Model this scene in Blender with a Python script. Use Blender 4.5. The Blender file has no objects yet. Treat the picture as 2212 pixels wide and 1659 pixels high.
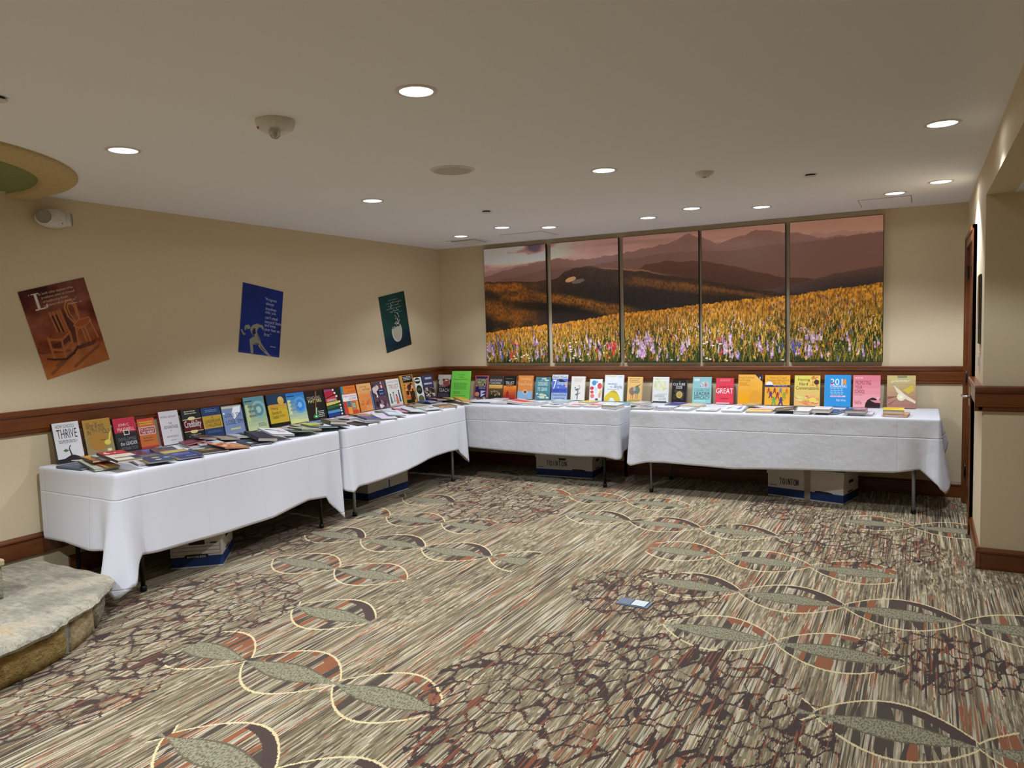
import bpy, bmesh, math, random
import numpy as np
from mathutils import Vector, Matrix, Euler
sc = bpy.context.scene
COL = sc.collection
PI = math.pi
random.seed(7); RS = np.random.RandomState(11)

# ------------------------------------------------------------ camera, world, exposure
FPX, YAW, PITCH, ROLL = 1624.21, -0.5017, 0.0755, -0.0289
CAM = Vector((4.877, -7.2303, 1.5323))
fw = Vector((math.sin(YAW)*math.cos(PITCH), math.cos(YAW)*math.cos(PITCH), -math.sin(PITCH)))
rt = Vector((math.cos(YAW), -math.sin(YAW), 0)); up = rt.cross(fw)
r2 = rt*math.cos(ROLL)+up*math.sin(ROLL); u2 = -rt*math.sin(ROLL)+up*math.cos(ROLL)
cd = bpy.data.cameras.new('camera'); cam = bpy.data.objects.new('camera', cd); COL.objects.link(cam)
cd.sensor_width = 36.0; cd.lens = 36.0*FPX/2212.0; cd.clip_start = 0.05
cam.matrix_world = Matrix(((r2.x,u2.x,-fw.x,CAM.x),(r2.y,u2.y,-fw.y,CAM.y),(r2.z,u2.z,-fw.z,CAM.z),(0,0,0,1)))
sc.camera = cam
w = bpy.data.worlds.new('world'); sc.world = w; w.use_nodes = True
w.node_tree.nodes['Background'].inputs[0].default_value = (0.9, 0.92, 1.0, 1)
w.node_tree.nodes['Background'].inputs[1].default_value = 0.02
sc.view_settings.view_transform = 'Standard'; sc.view_settings.look = 'None'
sc.view_settings.exposure = 0.0; sc.view_settings.gamma = 1.0
sc.view_settings.use_curve_mapping = False
DOWN_W, WASH_W = 74.0, 17.0          # recessed lamps, watts
LAMP_COL = (0.9, 0.985, 1.12)
H = 2.44; XR = 5.188; YP = -2.0; HH = 2.22

# ------------------------------------------------------------ helpers
def lin(c):
    if isinstance(c, str): c = tuple(int(c[i:i+2], 16) for i in (0, 2, 4))
    return tuple((v/255/12.92 if v/255 <= .04045 else ((v/255+.055)/1.055)**2.4) for v in c[:3])
class X:
    """socket wrapper: arithmetic builds Math nodes"""
    def __init__(s, nt, o): s.nt, s.o = nt, o
    def m(s, op, b=None, c=None):
        n = s.nt.nodes.new('ShaderNodeMath'); n.operation = op
        for i, v in enumerate((s, b, c)):
            if v is None: continue
            if isinstance(v, X): s.nt.links.new(v.o, n.inputs[i])
            else: n.inputs[i].default_value = v
        return X(s.nt, n.outputs[0])
    def __add__(s, b): return s.m('ADD', b)
    def __radd__(s, b): return s.m('ADD', b)
    def __sub__(s, b): return s.m('SUBTRACT', b)
    def __rsub__(s, b): return (s*-1.0)+b
    def __mul__(s, b): return s.m('MULTIPLY', b)
    def __rmul__(s, b): return s.m('MULTIPLY', b)
    def __truediv__(s, b): return s.m('DIVIDE', b)
    def lt(s, b): return s.m('LESS_THAN', b)
    def gt(s, b): return s.m('GREATER_THAN', b)
    def abs(s): return s.m('ABSOLUTE')
    def sin(s): return s.m('SINE')
    def fract(s): return s.m('FRACT')
    def smooth(s, a, b):
        n = s.nt.nodes.new('ShaderNodeMapRange'); n.interpolation_type = 'SMOOTHSTEP'
        s.nt.links.new(s.o, n.inputs[0]); n.inputs[1].default_value = a; n.inputs[2].default_value = b
        return X(s.nt, n.outputs[0])
class Mat:
    def __init__(s, name, rough=.6, spec=.5):
        s.m = bpy.data.materials.new(name); s.m.use_nodes = True; s.nt = s.m.node_tree
        s.b = s.nt.nodes['Principled BSDF']; s.b.inputs['Roughness'].default_value = rough
        s.b.inputs['Specular IOR Level'].default_value = spec; s._tc = None
    def new(s, t): return s.nt.nodes.new(t)
    def col(s, c): s.b.inputs['Base Color'].default_value = (*lin(c), 1); return s
    def coord(s, kind='Object'):
        if s._tc is None: s._tc = s.new('ShaderNodeTexCoord')
        sep = s.new('ShaderNodeSeparateXYZ'); s.nt.links.new(s._tc.outputs[kind], sep.inputs[0])
        return [X(s.nt, sep.outputs[i]) for i in range(3)]
    def vec(s, x, y, z):
        n = s.new('ShaderNodeCombineXYZ')
        for i, v in enumerate((x, y, z)):
            if isinstance(v, X): s.nt.links.new(v.o, n.inputs[i])
            else: n.inputs[i].default_value = v
        return n.outputs[0]
    def noise(s, v, scale=1., detail=2., rough=.5):
        n = s.new('ShaderNodeTexNoise'); s.nt.links.new(v, n.inputs['Vector'])
        n.inputs['Scale'].default_value = scale; n.inputs['Detail'].default_value = detail; n.inputs['Roughness'].default_value = rough
        return X(s.nt, n.outputs[0])
    def voro(s, v, feature='F1', scale=1.):
        n = s.new('ShaderNodeTexVoronoi'); n.feature = feature; s.nt.links.new(v, n.inputs['Vector']); n.inputs['Scale'].default_value = scale
        return n
    def ramp(s, f, stops, interp='LINEAR'):
        n = s.new('ShaderNodeValToRGB'); cr = n.color_ramp; cr.interpolation = interp
        while len(cr.elements) < len(stops): cr.elements.new(.5)
        for e, (p, c) in zip(cr.elements, stops): e.position = p; e.color = (*lin(c), 1)
        s.nt.links.new(f.o, n.inputs[0]); return n.outputs[0]
    def mix(s, f, a, b):
        n = s.new('ShaderNodeMix'); n.data_type = 'RGBA'
        if isinstance(f, X): s.nt.links.new(f.o, n.inputs[0])
        else: n.inputs[0].default_value = f
        for i, v in ((6, a), (7, b)):
            if isinstance(v, (str, tuple)): n.inputs[i].default_value = (*lin(v), 1)
            else: s.nt.links.new(v, n.inputs[i])
        return n.outputs[2]
    def base(s, o): s.nt.links.new(o, s.b.inputs['Base Color']); return s
    def bump(s, h, strength=.3, dist=.01):
        n = s.new('ShaderNodeBump'); n.inputs['Strength'].default_value = strength; n.inputs['Distance'].default_value = dist
        s.nt.links.new(h.o, n.inputs['Height']); s.nt.links.new(n.outputs[0], s.b.inputs['Normal']); return s
def plain(name, c, rough=.6, spec=.5, metal=0., grain=0.):
    M = Mat(name, rough, spec); M.b.inputs['Metallic'].default_value = metal
    x, y, z = M.coord(); n = M.noise(M.vec(x*60, y*60, z*60), 1, 0)
    c2 = tuple(max(0, v-14-grain) for v in (tuple(int(c[i:i+2], 16) for i in (0, 2, 4))))
    M.base(M.mix(n.smooth(.35, .8)*.5, c, c2)); return M.m
def emit(name, c, s):
    M = Mat(name); M.col(c); M.b.inputs['Emission Color'].default_value = (*lin(c), 1); M.b.inputs['Emission Strength'].default_value = s; return M.m

class MB:
    """collects faces of ONE mesh; optional colour per face"""
    def __init__(s): s.v, s.f, s.c, s.smooth = [], [], [], []
    def face(s, pts, c=None, smooth=False):
        i = len(s.v); s.v += [tuple(p) for p in pts]; s.f.append(tuple(range(i, i+len(pts)))); s.c.append(c); s.smooth.append(smooth)
    def raw(s, vs, fs, c=None, smooth=False):
        i = len(s.v); s.v += [tuple(p) for p in vs]
        for f in fs: s.f.append(tuple(k+i for k in f)); s.c.append(c); s.smooth.append(smooth)
        return s
    def box(s, a, b, c=None, bev=0.):
        x0, y0, z0 = a; x1, y1, z1 = b
        if bev > 0:
            bm = bmesh.new(); bmesh.ops.create_cube(bm, size=1)
            for v in bm.verts: v.co = Vector(((x0+x1)/2+v.co.x*(x1-x0), (y0+y1)/2+v.co.y*(y1-y0), (z0+z1)/2+v.co.z*(z1-z0)))
            bmesh.ops.bevel(bm, geom=bm.edges[:], offset=bev, segments=2, profile=.5, affect='EDGES')
            bm.verts.ensure_lookup_table(); vs = [tuple(v.co) for v in bm.verts]; fs = [tuple(v.index for v in f.verts) for f in bm.faces]; bm.free()
            return s.raw(vs, fs, c)
        vs = [(x0,y0,z0),(x1,y0,z0),(x1,y1,z0),(x0,y1,z0),(x0,y0,z1),(x1,y0,z1),(x1,y1,z1),(x0,y1,z1)]
        return s.raw(vs, [(0,3,2,1),(4,5,6,7),(0,1,5,4),(1,2,6,5),(2,3,7,6),(3,0,4,7)], c)
    def lathe(s, prof, n=32, o=(0,0,0), c=None, smooth=True, a0=0., a1=2*PI, cap=True):
        full = abs(a1-a0-2*PI) < 1e-6; m = n if full else n+1; vs = []; fs = []
        for k in range(m):
            a = a0+(a1-a0)*k/n
            for r, z in prof: vs.append((o[0]+r*math.cos(a), o[1]+r*math.sin(a), o[2]+z))
        L = len(prof)
        for k in range(n):
            k2 = (k+1) % m
            for j in range(L-1): fs.append((k*L+j, k2*L+j, k2*L+j+1, k*L+j+1))
        return s.raw(vs, fs, c, smooth)
    def tube(s, pts, r, n=10, c=None):
        pts = [Vector(p) for p in pts]; vs = []; fs = []
        for i, p in enumerate(pts):
            d = (pts[min(i+1, len(pts)-1)]-pts[max(i-1, 0)]).normalized()
            a = d.cross(Vector((0, 0, 1)));
            if a.length < .05: a = d.cross(Vector((1, 0, 0)))
            a.normalize(); b = d.cross(a)
            for k in range(n):
                t = 2*PI*k/n; vs.append(p+(a*math.cos(t)+b*math.sin(t))*r)
        for i in range(len(pts)-1):
            for k in range(n): fs.append((i*n+k, i*n+(k+1) % n, (i+1)*n+(k+1) % n, (i+1)*n+k))
        fs.append(tuple(range(n-1, -1, -1))); fs.append(tuple(range((len(pts)-1)*n, len(pts)*n)))
        return s.raw(vs, fs, c, True)
    def prism(s, poly, h0, h1, axis='z', c=None):
        def P(a, b, h): return {'z': (a, b, h), 'y': (a, h, b), 'x': (h, a, b)}[axis]
        n = len(poly); vs = [P(a, b, h0) for a, b in poly]+[P(a, b, h1) for a, b in poly]
        return s.raw(vs, [tuple(range(n-1, -1, -1)), tuple(range(n, 2*n))]+[(i, (i+1) % n, n+(i+1) % n, n+i) for i in range(n)], c)
    def mesh(s, name):
        me = bpy.data.meshes.new(name); me.from_pydata(s.v, [], s.f); me.update()
        if any(s.smooth): me.polygons.foreach_set('use_smooth', s.smooth)
        if any(c is not None for c in s.c):
            at = me.color_attributes.new('Col', 'FLOAT_COLOR', 'CORNER'); arr = np.ones((len(me.loops), 4), np.float32)
            for p, c in zip(me.polygons, s.c): arr[p.loop_start:p.loop_start+p.loop_total, :3] = lin(c) if c is not None else (1, 1, 1)
            at.data.foreach_set('color', arr.ravel())
        return me
    def build(s, name, mat, parent=None, mw=None):
        me = s.mesh(name)
        bm = bmesh.new(); bm.from_mesh(me); bmesh.ops.recalc_face_normals(bm, faces=bm.faces[:]) if not any(c is not None for c in s.c) else None
        bm.to_mesh(me); bm.free()
        return obj(name, me, mat, parent, mw)
def obj(name, me, mat=None, parent=None, mw=None):
    if mat is not None: me.materials.clear(); me.materials.append(mat)
    o = bpy.data.objects.new(name, me); COL.objects.link(o)
    if parent is not None: o.parent = parent
    if mw is not None: o.matrix_local = mw
    return o
def empty(name, mw=None, parent=None):
    o = bpy.data.objects.new(name, None); COL.objects.link(o); o.empty_display_size = .05
    if mw is not None: o.matrix_world = mw
    return o
def tag(o, label, cat, group=None):
    o['label'] = label; o['category'] = cat
    if group: o['group'] = group
    return o
def struct(o, label=None):
    o['kind'] = 'structure'
    if label: o['label'] = label
    return o
def T(x, y, z, rz=0.): return Matrix.Translation((x, y, z)) @ Matrix.Rotation(rz, 4, 'Z')
def frame(o, ex, ey, ez):
    return Matrix(((ex[0],ey[0],ez[0],o[0]),(ex[1],ey[1],ez[1],o[1]),(ex[2],ey[2],ez[2],o[2]),(0,0,0,1)))
# text as flat faces -------------------------------------------------
_tc = {}
def text_mesh(s):
    if s not in _tc:
        cu = bpy.data.curves.new('txt', 'FONT'); cu.body = s; cu.resolution_u = 2
        ob = bpy.data.objects.new('txt', cu); COL.objects.link(ob)
        bpy.context.view_layer.update()
        me = ob.evaluated_get(bpy.context.evaluated_depsgraph_get()).to_mesh()
        vs = np.array([v.co[:2] for v in me.vertices]); fs = [tuple(p.vertices) for p in me.polygons]
        bpy.data.objects.remove(ob); bpy.data.curves.remove(cu)
        lo, hi = vs.min(0), vs.max(0); _tc[s] = ((vs-lo)/(hi-lo+1e-9), fs, (hi-lo)[0]/(hi-lo)[1])
    return _tc[s]
def put_text(mb, s, x0, y0, x1, y1, z, c):
    vs, fs, _ = text_mesh(s)
    mb.raw([(x0+(x1-x0)*a, y0+(y1-y0)*b, z) for a, b in vs], fs, c)
def art(mb, ops, w, h, z0, seed=1, dz=.00012):
    """printed design on a w x h rectangle in the xy plane"""
    rnd = random.Random(seed); z = z0
    for o in ops:
        k = o[0]; z += dz
        if k == 'r':
            x0, y0, x1, y1 = o[1]*w, o[2]*h, o[3]*w, o[4]*h; mb.face([(x0,y0,z),(x1,y0,z),(x1,y1,z),(x0,y1,z)], o[5])
        elif k == 't': put_text(mb, o[1], o[2]*w, o[3]*h, o[4]*w, o[5]*h, z, o[6])
        elif k == 'c':
            n = 20; mb.face([(o[1]*w+o[3]*w*math.cos(2*PI*i/n), o[2]*h+o[4]*h*math.sin(2*PI*i/n), z) for i in range(n)], o[5])
        elif k == 'p':
            q = o[1]; mb.face([(q[i]*w, q[i+1]*h, z) for i in range(0, len(q), 2)], o[2])
        elif k == 'l':
            x0, y0, x1, y1, n, c = o[1:]
            for i in range(n):
                a = y1-(y1-y0)*(i+.1)/n; b = y1-(y1-y0)*(i+.1+.42)/n; x = x0+(x1-x0)*rnd.uniform(0, .06)
                e = x1-(x1-x0)*rnd.uniform(0, .15)
                while x < e-.02:
                    xx = min(e, x+rnd.uniform(.06, .16)); mb.face([(x*w,b*h,z),(xx*w,b*h,z),(xx*w,a*h,z),(x*w,a*h,z)], c); x = xx+.025
        elif k == 'g':
            x0, y0, x1, y1, c0, c1, n = o[1:]
            A = [int(c0[i:i+2],16) for i in (0,2,4)]; B = [int(c1[i:i+2],16) for i in (0,2,4)]
            for i in range(n):
                f = i/max(1, n-1); c = tuple(p+(q-p)*f for p, q in zip(A, B)); a = y0+(y1-y0)*i/n; b = y0+(y1-y0)*(i+1)/n
                mb.face([(x0*w,a*h,z),(x1*w,a*h,z),(x1*w,b*h,z),(x0*w,b*h,z)], c)
        elif k == 'n':
            x0, y0, x1, y1, n, cs = o[1:]
            for i in range(n):
                sx = (x1-x0)*rnd.uniform(.06, .16); sy = (y1-y0)*rnd.uniform(.06, .16)
                cx = rnd.uniform(x0+sx, x1-sx); cy = rnd.uniform(y0+sy, y1-sy); a = rnd.uniform(0, PI); z += 2e-6
                mb.face([(max(x0,min(x1,cx+sx*math.cos(a+t)))*w, max(y0,min(y1,cy+sy*math.sin(a+t)))*h, z) for t in (0, 1.2, 2.5, 3.6, 5.1)], rnd.choice(cs))
    return z
# raster pictures (posters, panorama): colour per vertex of a fine grid ----
def vnoise(h, w, gy, gx, rs=RS):
    g = rs.rand(gy+2, gx+2); yy = np.linspace(0, gy, h); xx = np.linspace(0, gx, w)
    yi = yy.astype(int); xi = xx.astype(int); fy = (yy-yi)[:, None]; fx = (xx-xi)[None]
    fy = fy*fy*(3-2*fy); fx = fx*fx*(3-2*fx)
    a = g[yi][:, xi]; b = g[yi][:, xi+1]; c = g[yi+1][:, xi]; d = g[yi+1][:, xi+1]
    return (a*(1-fx)+b*fx)*(1-fy)+(c*(1-fx)+d*fx)*fy
def fbm(h, w, gy, gx, o=4): return sum(vnoise(h, w, gy*2**i, gx*2**i)/2**i for i in range(o))/sum(1/2**i for i in range(o))
def grid_picture(name, img, w, h, mat, parent, mw):
    """img rows run top to bottom, sRGB 0..255; w x h metres, centred, in local xy"""
    n, m = img.shape[:2]
    xs = np.linspace(-w/2, w/2, m); ys = np.linspace(h/2, -h/2, n)
    co = np.zeros((n, m, 3), np.float32); co[..., 0] = xs[None]; co[..., 1] = ys[:, None]
    idx = np.arange(n*m).reshape(n, m)
    q = np.stack([idx[1:, :-1], idx[1:, 1:], idx[:-1, 1:], idx[:-1, :-1]], -1).reshape(-1, 4)
    me = bpy.data.meshes.new(name); me.vertices.add(n*m); me.vertices.foreach_set('co', co.ravel())
    me.loops.add(q.size); me.loops.foreach_set('vertex_index', q.ravel().astype(np.int32))
    me.polygons.add(len(q)); me.polygons.foreach_set('loop_start', np.arange(0, q.size, 4, dtype=np.int32))
    me.update(calc_edges=True)
    v = np.clip(img, 0, 255)/255.; l = np.where(v <= .04045, v/12.92, ((v+.055)/1.055)**2.4)
    c = np.ones((n*m, 4), np.float32); c[:, :3] = l.reshape(-1, 3)
    at = me.color_attributes.new('Col', 'FLOAT_COLOR', 'POINT'); at.data.foreach_set('color', c.ravel())
    return obj(name, me, mat, parent, mw)
def print_mat(name, rough, spec=.4, coat=0.):
    M = Mat(name, rough, spec); n = M.new('ShaderNodeAttribute'); n.attribute_name = 'Col'
    M.base(n.outputs['Color']); M.b.inputs['Coat Weight'].default_value = coat; M.b.inputs['Coat Roughness'].default_value = .15
    return M.m

# ------------------------------------------------------------ materials
def mat_wall():
    M = Mat('wall_paint_linen', .85, .2); x, y, z = M.coord()
    a = M.noise(M.vec(x*320, y*320, z*40), 1, 0); b = M.noise(M.vec(x*40, y*40, z*320), 1, 0)
    M.base(M.mix((a+b)*.45, 'dccaa8', 'cfbc98')); return M.m
def mat_ceiling():
    M = Mat('ceiling_paint', .9, .15); x, y, z = M.coord(); n = M.noise(M.vec(x, y, z), 160, 0)
    M.base(M.mix(n*.5, 'ebebeb', 'e4e4e3')); return M.m
def mat_wood(name, axis):
    M = Mat(name, .32, .5); c = M.coord(); s = [26., 26., 26.]; s[axis] = 1.6
    n = M.noise(M.vec(c[0]*s[0], c[1]*s[1], c[2]*s[2]), 1, 5, .6); k = M.noise(M.vec(c[0]*3, c[1]*3, c[2]*9), 1, 2)
    col = M.ramp(n*.75+k*.25, [(.25, '4e260e'), (.45, '643213'), (.6, '763f17'), (.8, '8a4d1d')])
    M.base(col); M.bump(n, .08, .002); M.b.inputs['Coat Weight'].default_value = .25; M.b.inputs['Coat Roughness'].default_value = .22; return M.m
def mat_cloth(name, wr, seed, ca='e2e1e5', cb='d8d7dc'):
    M = Mat(name, .8, .2); x, y, z = M.coord()
    f = M.noise(M.vec(x*1.+seed, y*1., z*1.), 900, 0); wv = M.noise(M.vec(x*1.+seed+z*.5, y, z*.8-x*.4), 5.5, 3, .55); w2 = M.noise(M.vec(x+seed-z*.6, y, z+x*.5), 15, 2, .5)
    def crease(t, p): # ironed fold lines at spacing p
        d = ((t/p).fract()-.5).abs()*p
        return d.smooth(0., .007)
    h = wv*wr+w2*(wr*.4)+f*.06+crease(z+.15, .5)*.6+crease(x+seed*.13, .46)*.35+crease(y+seed*.07, .46)*.35
    M.base(M.mix(wv*.3, ca, cb)); M.bump(h, .5, .008); M.b.inputs['Sheen Weight'].default_value = .1; return M.m
WALL, CEIL = mat_wall(), mat_ceiling()
WOODX, WOODY, WOODZ = mat_wood('stained_wood_x', 0), mat_wood('stained_wood_y', 1), mat_wood('stained_wood_z', 2)
PRINT = print_mat('printed_cover', .38, .4, .08); PAPER = print_mat('poster_print', .6, .25); CANVAS = print_mat('canvas_print', .34, .4)
PAGES = plain('book_pages', 'ded8cc', .8, .2); BLACKM = plain('black_metal', '161616', .4, .5); GREYM = plain('grey_metal', '8d9095', .4, .5, .15)
WHITEP = plain('white_plastic', 'd9d2c8', .45, .4); BLACKP = plain('black_plastic', '121212', .5, .4); CHROME = plain('satin_chrome', 'c4c4c4', .25, .5, .95)
# ------------------------------------------------------------ the setting
def floor():
    def axis(a, b, lo, hi, fine, coarse):
        return np.unique(np.round(np.concatenate([np.arange(a, lo, coarse), np.arange(lo, hi, fine), np.arange(hi, b+coarse, coarse)]), 4))
    xs = axis(-.12, 8.2, 0., 5.7, .03, .3); ys = axis(-10., .1, -6.3, .0, .03, .3)
    n, m = len(ys), len(xs); co = np.zeros((n, m, 3), np.float32); co[..., 0] = xs[None]; co[..., 1] = ys[:, None]
    idx = np.arange(n*m).reshape(n, m); q = np.stack([idx[:-1, :-1], idx[:-1, 1:], idx[1:, 1:], idx[1:, :-1]], -1).reshape(-1, 4)
    me = bpy.data.meshes.new('floor'); me.vertices.add(n*m); me.vertices.foreach_set('co', co.ravel())
    me.loops.add(q.size); me.loops.foreach_set('vertex_index', q.ravel().astype(np.int32))
    me.polygons.add(len(q)); me.polygons.foreach_set('loop_start', np.arange(0, q.size, 4, dtype=np.int32)); me.update(calc_edges=True)
    XX, YY = np.meshgrid(xs, ys)
    ch = np.zeros((n, m))
    # runs of the leaf chains woven into the carpet (row centre, from, to)
    for yc, a, b in [(-6.06,1.6,3.4),(-5.44,2.3,3.35),(-4.82,1.7,3.16),(-4.2,1.76,2.32),(-4.2,4.46,5.2),(-3.59,1.0,2.1),(-3.59,3.7,4.82),(-2.97,.75,2.62),(-2.97,3.4,5.45),(-2.35,.7,1.95),(-2.35,3.25,4.75),(-1.73,.6,1.3),(-1.73,2.35,4.15),(-1.12,1.8,3.2),(-1.12,4.4,5.3),(-.5,.8,2.2)]:
        d = np.minimum(np.minimum(XX-a, b-XX)/.06, (.308-np.abs(YY-yc))/.02); ch = np.maximum(ch, np.clip(d+.5, 0, 1))
    ck = np.zeros((n, m))
    for cx, cy, r in [(3.82,-4.55,.82),(3.5,-3.2,.42),(1.28,-4.42,.56),(1.25,-5.32,.72),(.62,-3.25,.42),(1.72,-1.72,.55),(4.5,-1.75,.52),(4.0,-.95,.4),(4.95,-3.5,.34),(3.6,-5.9,.6),(5.4,-4.9,.6),(1.1,-.9,.5)]:
        ck = np.maximum(ck, np.clip((r-np.hypot(XX-cx, YY-cy))/.12+.5, 0, 1))
    for nm, a in (('chain', ch), ('crackle', ck)):
        at = me.attributes.new(nm, 'FLOAT', 'POINT'); at.data.foreach_set('value', a.ravel().astype(np.float32))
    M = Mat('patterned_carpet', .95, .1); x, y, z = M.coord()
    def attr(nm):
        a = M.new('ShaderNodeAttribute'); a.attribute_name = nm; return X(M.nt, a.outputs['Fac'])
    chain, crk = attr('chain'), attr('crackle')
    jx = M.noise(M.vec(x*190, y*34, 0.), 1, 1)-.5
    fine = M.noise(M.vec(x*420, y*420, 0.), 1, 0)-.5
    # yarn streaks: long thin cells running along y, each with its own shade
    v1 = M.voro(M.vec(x*165, y*3.6, 0.)); s1 = M.new('ShaderNodeSeparateColor'); M.nt.links.new(v1.outputs['Color'], s1.inputs[0])
    v2 = M.voro(M.vec(x*105+7., y*17, 3.)); s2 = M.new('ShaderNodeSeparateColor'); M.nt.links.new(v2.outputs['Color'], s2.inputs[0])
    big = M.noise(M.vec(x*1.1, y*1.1, 2.), 1, 1); zone = M.noise(M.vec(x*2.3+4, y*1.2, 5.), 1, 1)
    a = X(M.nt, s1.outputs[0]); b = X(M.nt, s2.outputs[1])
    sel = zone.smooth(.44, .6)
    hair = M.noise(M.vec(x*420, y*5., 1.), 1, 1)-.5
    val = a*(1.-sel*.6)+b*(sel*.6)+(big-.5)*.4+jx*.05+hair*.3
    stops = [(0., '3c2f24'), (.1, '5e5039'), (.25, '77694b'), (.43, '8d7e5e'), (.58, 'a49570'), (.69, 'bdb196'), (.8, 'e0cd9c'), (.85, '9c5029'), (.93, 'cbc0a6')]
    yarn = M.ramp(val, stops, 'CONSTANT')
    rustz = M.noise(M.vec(x*7, y*1.6, 9.), 1, 2).gt(.63)
    yarn = M.mix(rustz*X(M.nt, s1.outputs[2]).gt(.72), yarn, '9c5433')
    # leaf chains
    row = ((y+4.82)/.6165).m('ROUND'); yc = row*.6165-4.82; par = (row*.5).fract().abs().gt(.25)
    ph = .45-par*.3; u = ((x-ph)/.5465+20.).fract(); s = (u*PI).sin(); dy = y-yc+jx*.02
    yu = s.m('POWER', .85)*.195+.018; yl = s.m('POWER', .85)*-.2-.02
    lw = s.m('POWER', 1.25)*.074+.004+jx*.012
    leaf = (dy+.014).abs().lt(lw)*chain.gt(.5)
    inner = dy.lt(yu)*dy.gt(yl)*chain.gt(.5)
    cream = ((dy-yu).abs().lt(.0068)+(dy-yl).abs().lt(.0068)).m('MINIMUM', 1.)*chain.gt(.5)
    cr = inner*dy.gt(lw-.012)*u.gt(.42)*u.lt(.98)*(yu-dy).lt(u*.1)
    col = M.mix(inner*val.smooth(.3, .7)*.35, yarn, 'c4b99c')
    blk = M.voro(M.vec(x*34, y*3., 1.)); sb = M.new('ShaderNodeSeparateColor'); M.nt.links.new(blk.outputs['Color'], sb.inputs[0])
    col = M.mix(inner*X(M.nt, sb.outputs[0]).gt(.74), col, '463a2d')
    col = M.mix(inner*X(M.nt, sb.outputs[1]).gt(.88), col, '94552f')
    col = M.mix(cr*par, col, '46302a')
    col = M.mix(cr*(1.-par)*X(M.nt, sb.outputs[2]).gt(.45), col, '8d5230')
    sp = M.noise(M.vec(x*150, y*60, 4.), 1, 4, .7); edge = 1.-((dy+.014).abs()/lw)
    col = M.mix(leaf, col, M.mix((sp.gt(.52)).m('MAXIMUM', edge.lt(.16)), '9d9776', '655a42'))
    col = M.mix(cream, col, 'e6d09a')
    # crackled medallions
    wob = M.noise(M.vec(x*9, y*9, 8.), 1, 3); cv = M.voro(M.vec(x*15+jx*.4+wob*.8, y*8+jx*.3+wob*.7, 0.), 'DISTANCE_TO_EDGE'); ce = X(M.nt, cv.outputs['Distance'])
    cn = M.noise(M.vec(x*5, y*5, 6.), 1, 2)
    line = ce.lt(cn.smooth(.3, .7)*.07+.025)*(crk+(cn-.5)*.7).gt(.5)*(1.-leaf)
    col = M.mix(line, col, M.mix(X(M.nt, s1.outputs[1]).gt(.8), '38251f', '87472b'))
    M.base(M.mix((fine+.5).smooth(.2, .8)*.28, col, '564a3c'))
    M.bump(fine, .45, .006); M.b.inputs['Sheen Weight'].default_value = .15
    return struct(obj('floor', me, M.m))
floor()
def room():
    mb = MB(); mb.box((-.12, -10., H), (XR+.0, .12, H+.12)); struct(mb.build('ceiling', CEIL))
    MB().box((XR+.14, -10., HH), (8.2, YP+.0, HH+.34)).build('ceiling', CEIL)['kind'] = 'structure'
    struct(MB().box((-.12, -10., 0), (0, .12, H)).build('wall_left', WALL))
    struct(MB().box((0, 0, 0), (XR+.12, .12, H)).build('wall_back', WALL))
    # door wall with its opening, and the header carried on over the hall opening
    mb = MB(); D0, D1, DH = -1.14, -.22, 2.05
    mb.box((XR, D1, 0), (XR+.14, 0, H)); mb.box((XR, YP, 0), (XR+.14, D0, H)); mb.box((XR, D0, DH), (XR+.14, D1, H))
    mb.box((XR, -10., HH), (XR+.14, YP, H))
    struct(mb.build('wall_right', WALL))
    struct(MB().box((XR+.14, YP, 0), (8.2, YP+.12, HH)).build('wall_hall', WALL))
    struct(MB().box((8.2, -10., 0), (8.32, YP, HH)).build('wall_hall_side', WALL))
    struct(MB().box((-.12, -10.12, 0), (8.32, -10., H)).build('wall_front', WALL))
room()
# wooden rails and baseboards: one moulded profile swept along a wall
RAIL = [(0,.955),(.014,.955),(.02,.962),(.02,.98),(.026,.984),(.026,1.06),(.034,1.068),(.04,1.085),(.04,1.098),(.034,1.106),(0,1.106)]
BASE = [(0,0),(.016,0),(.016,.098),(.022,.104),(.022,.114),(.012,.131),(0,.131)]
def sweep(name, prof, axis, a, b, wall, sgn, mat, z=0.):
    # prof: (out from the wall, height); axis: running axis; wall: coordinate of the wall face
    n = len(prof); vs = []
    for t in (a, b):
        for d, h in prof: vs.append((wall+sgn*d, t, h+z) if axis == 'y' else (t, wall+sgn*d, h+z))
    mb = MB(); mb.raw(vs, [tuple(range(n)), tuple(range(2*n-1, n-1, -1))]+[(i, n+i, n+(i+1) % n, (i+1) % n) for i in range(n)])
    return struct(mb.build(name, mat))
sweep('trim_1', RAIL, 'y', -10., 0., 0., 1, WOODY)
sweep('trim_2', RAIL, 'x', .0, XR, 0., -1, WOODX)
sweep('trim_3', RAIL, 'y', YP-.02, -1.235, XR, -1, WOODY)
sweep('trim_4', RAIL, 'x', XR-.04, 8.2, YP, -1, WOODX)
sweep('baseboard_left', BASE, 'y', -4.42, 0., 0., 1, WOODY)
sweep('baseboard_hearth', BASE, 'y', -10., -4.42, 0., 1, WOODY, .2)
sweep('baseboard_back', BASE, 'x', 0., XR, 0., -1, WOODX)
sweep('baseboard_right', BASE, 'y', YP-.02, -1.235, XR, -1, WOODY)
sweep('baseboard_hall', BASE, 'x', XR-.022, 8.2, YP, -1, WOODX)

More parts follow.
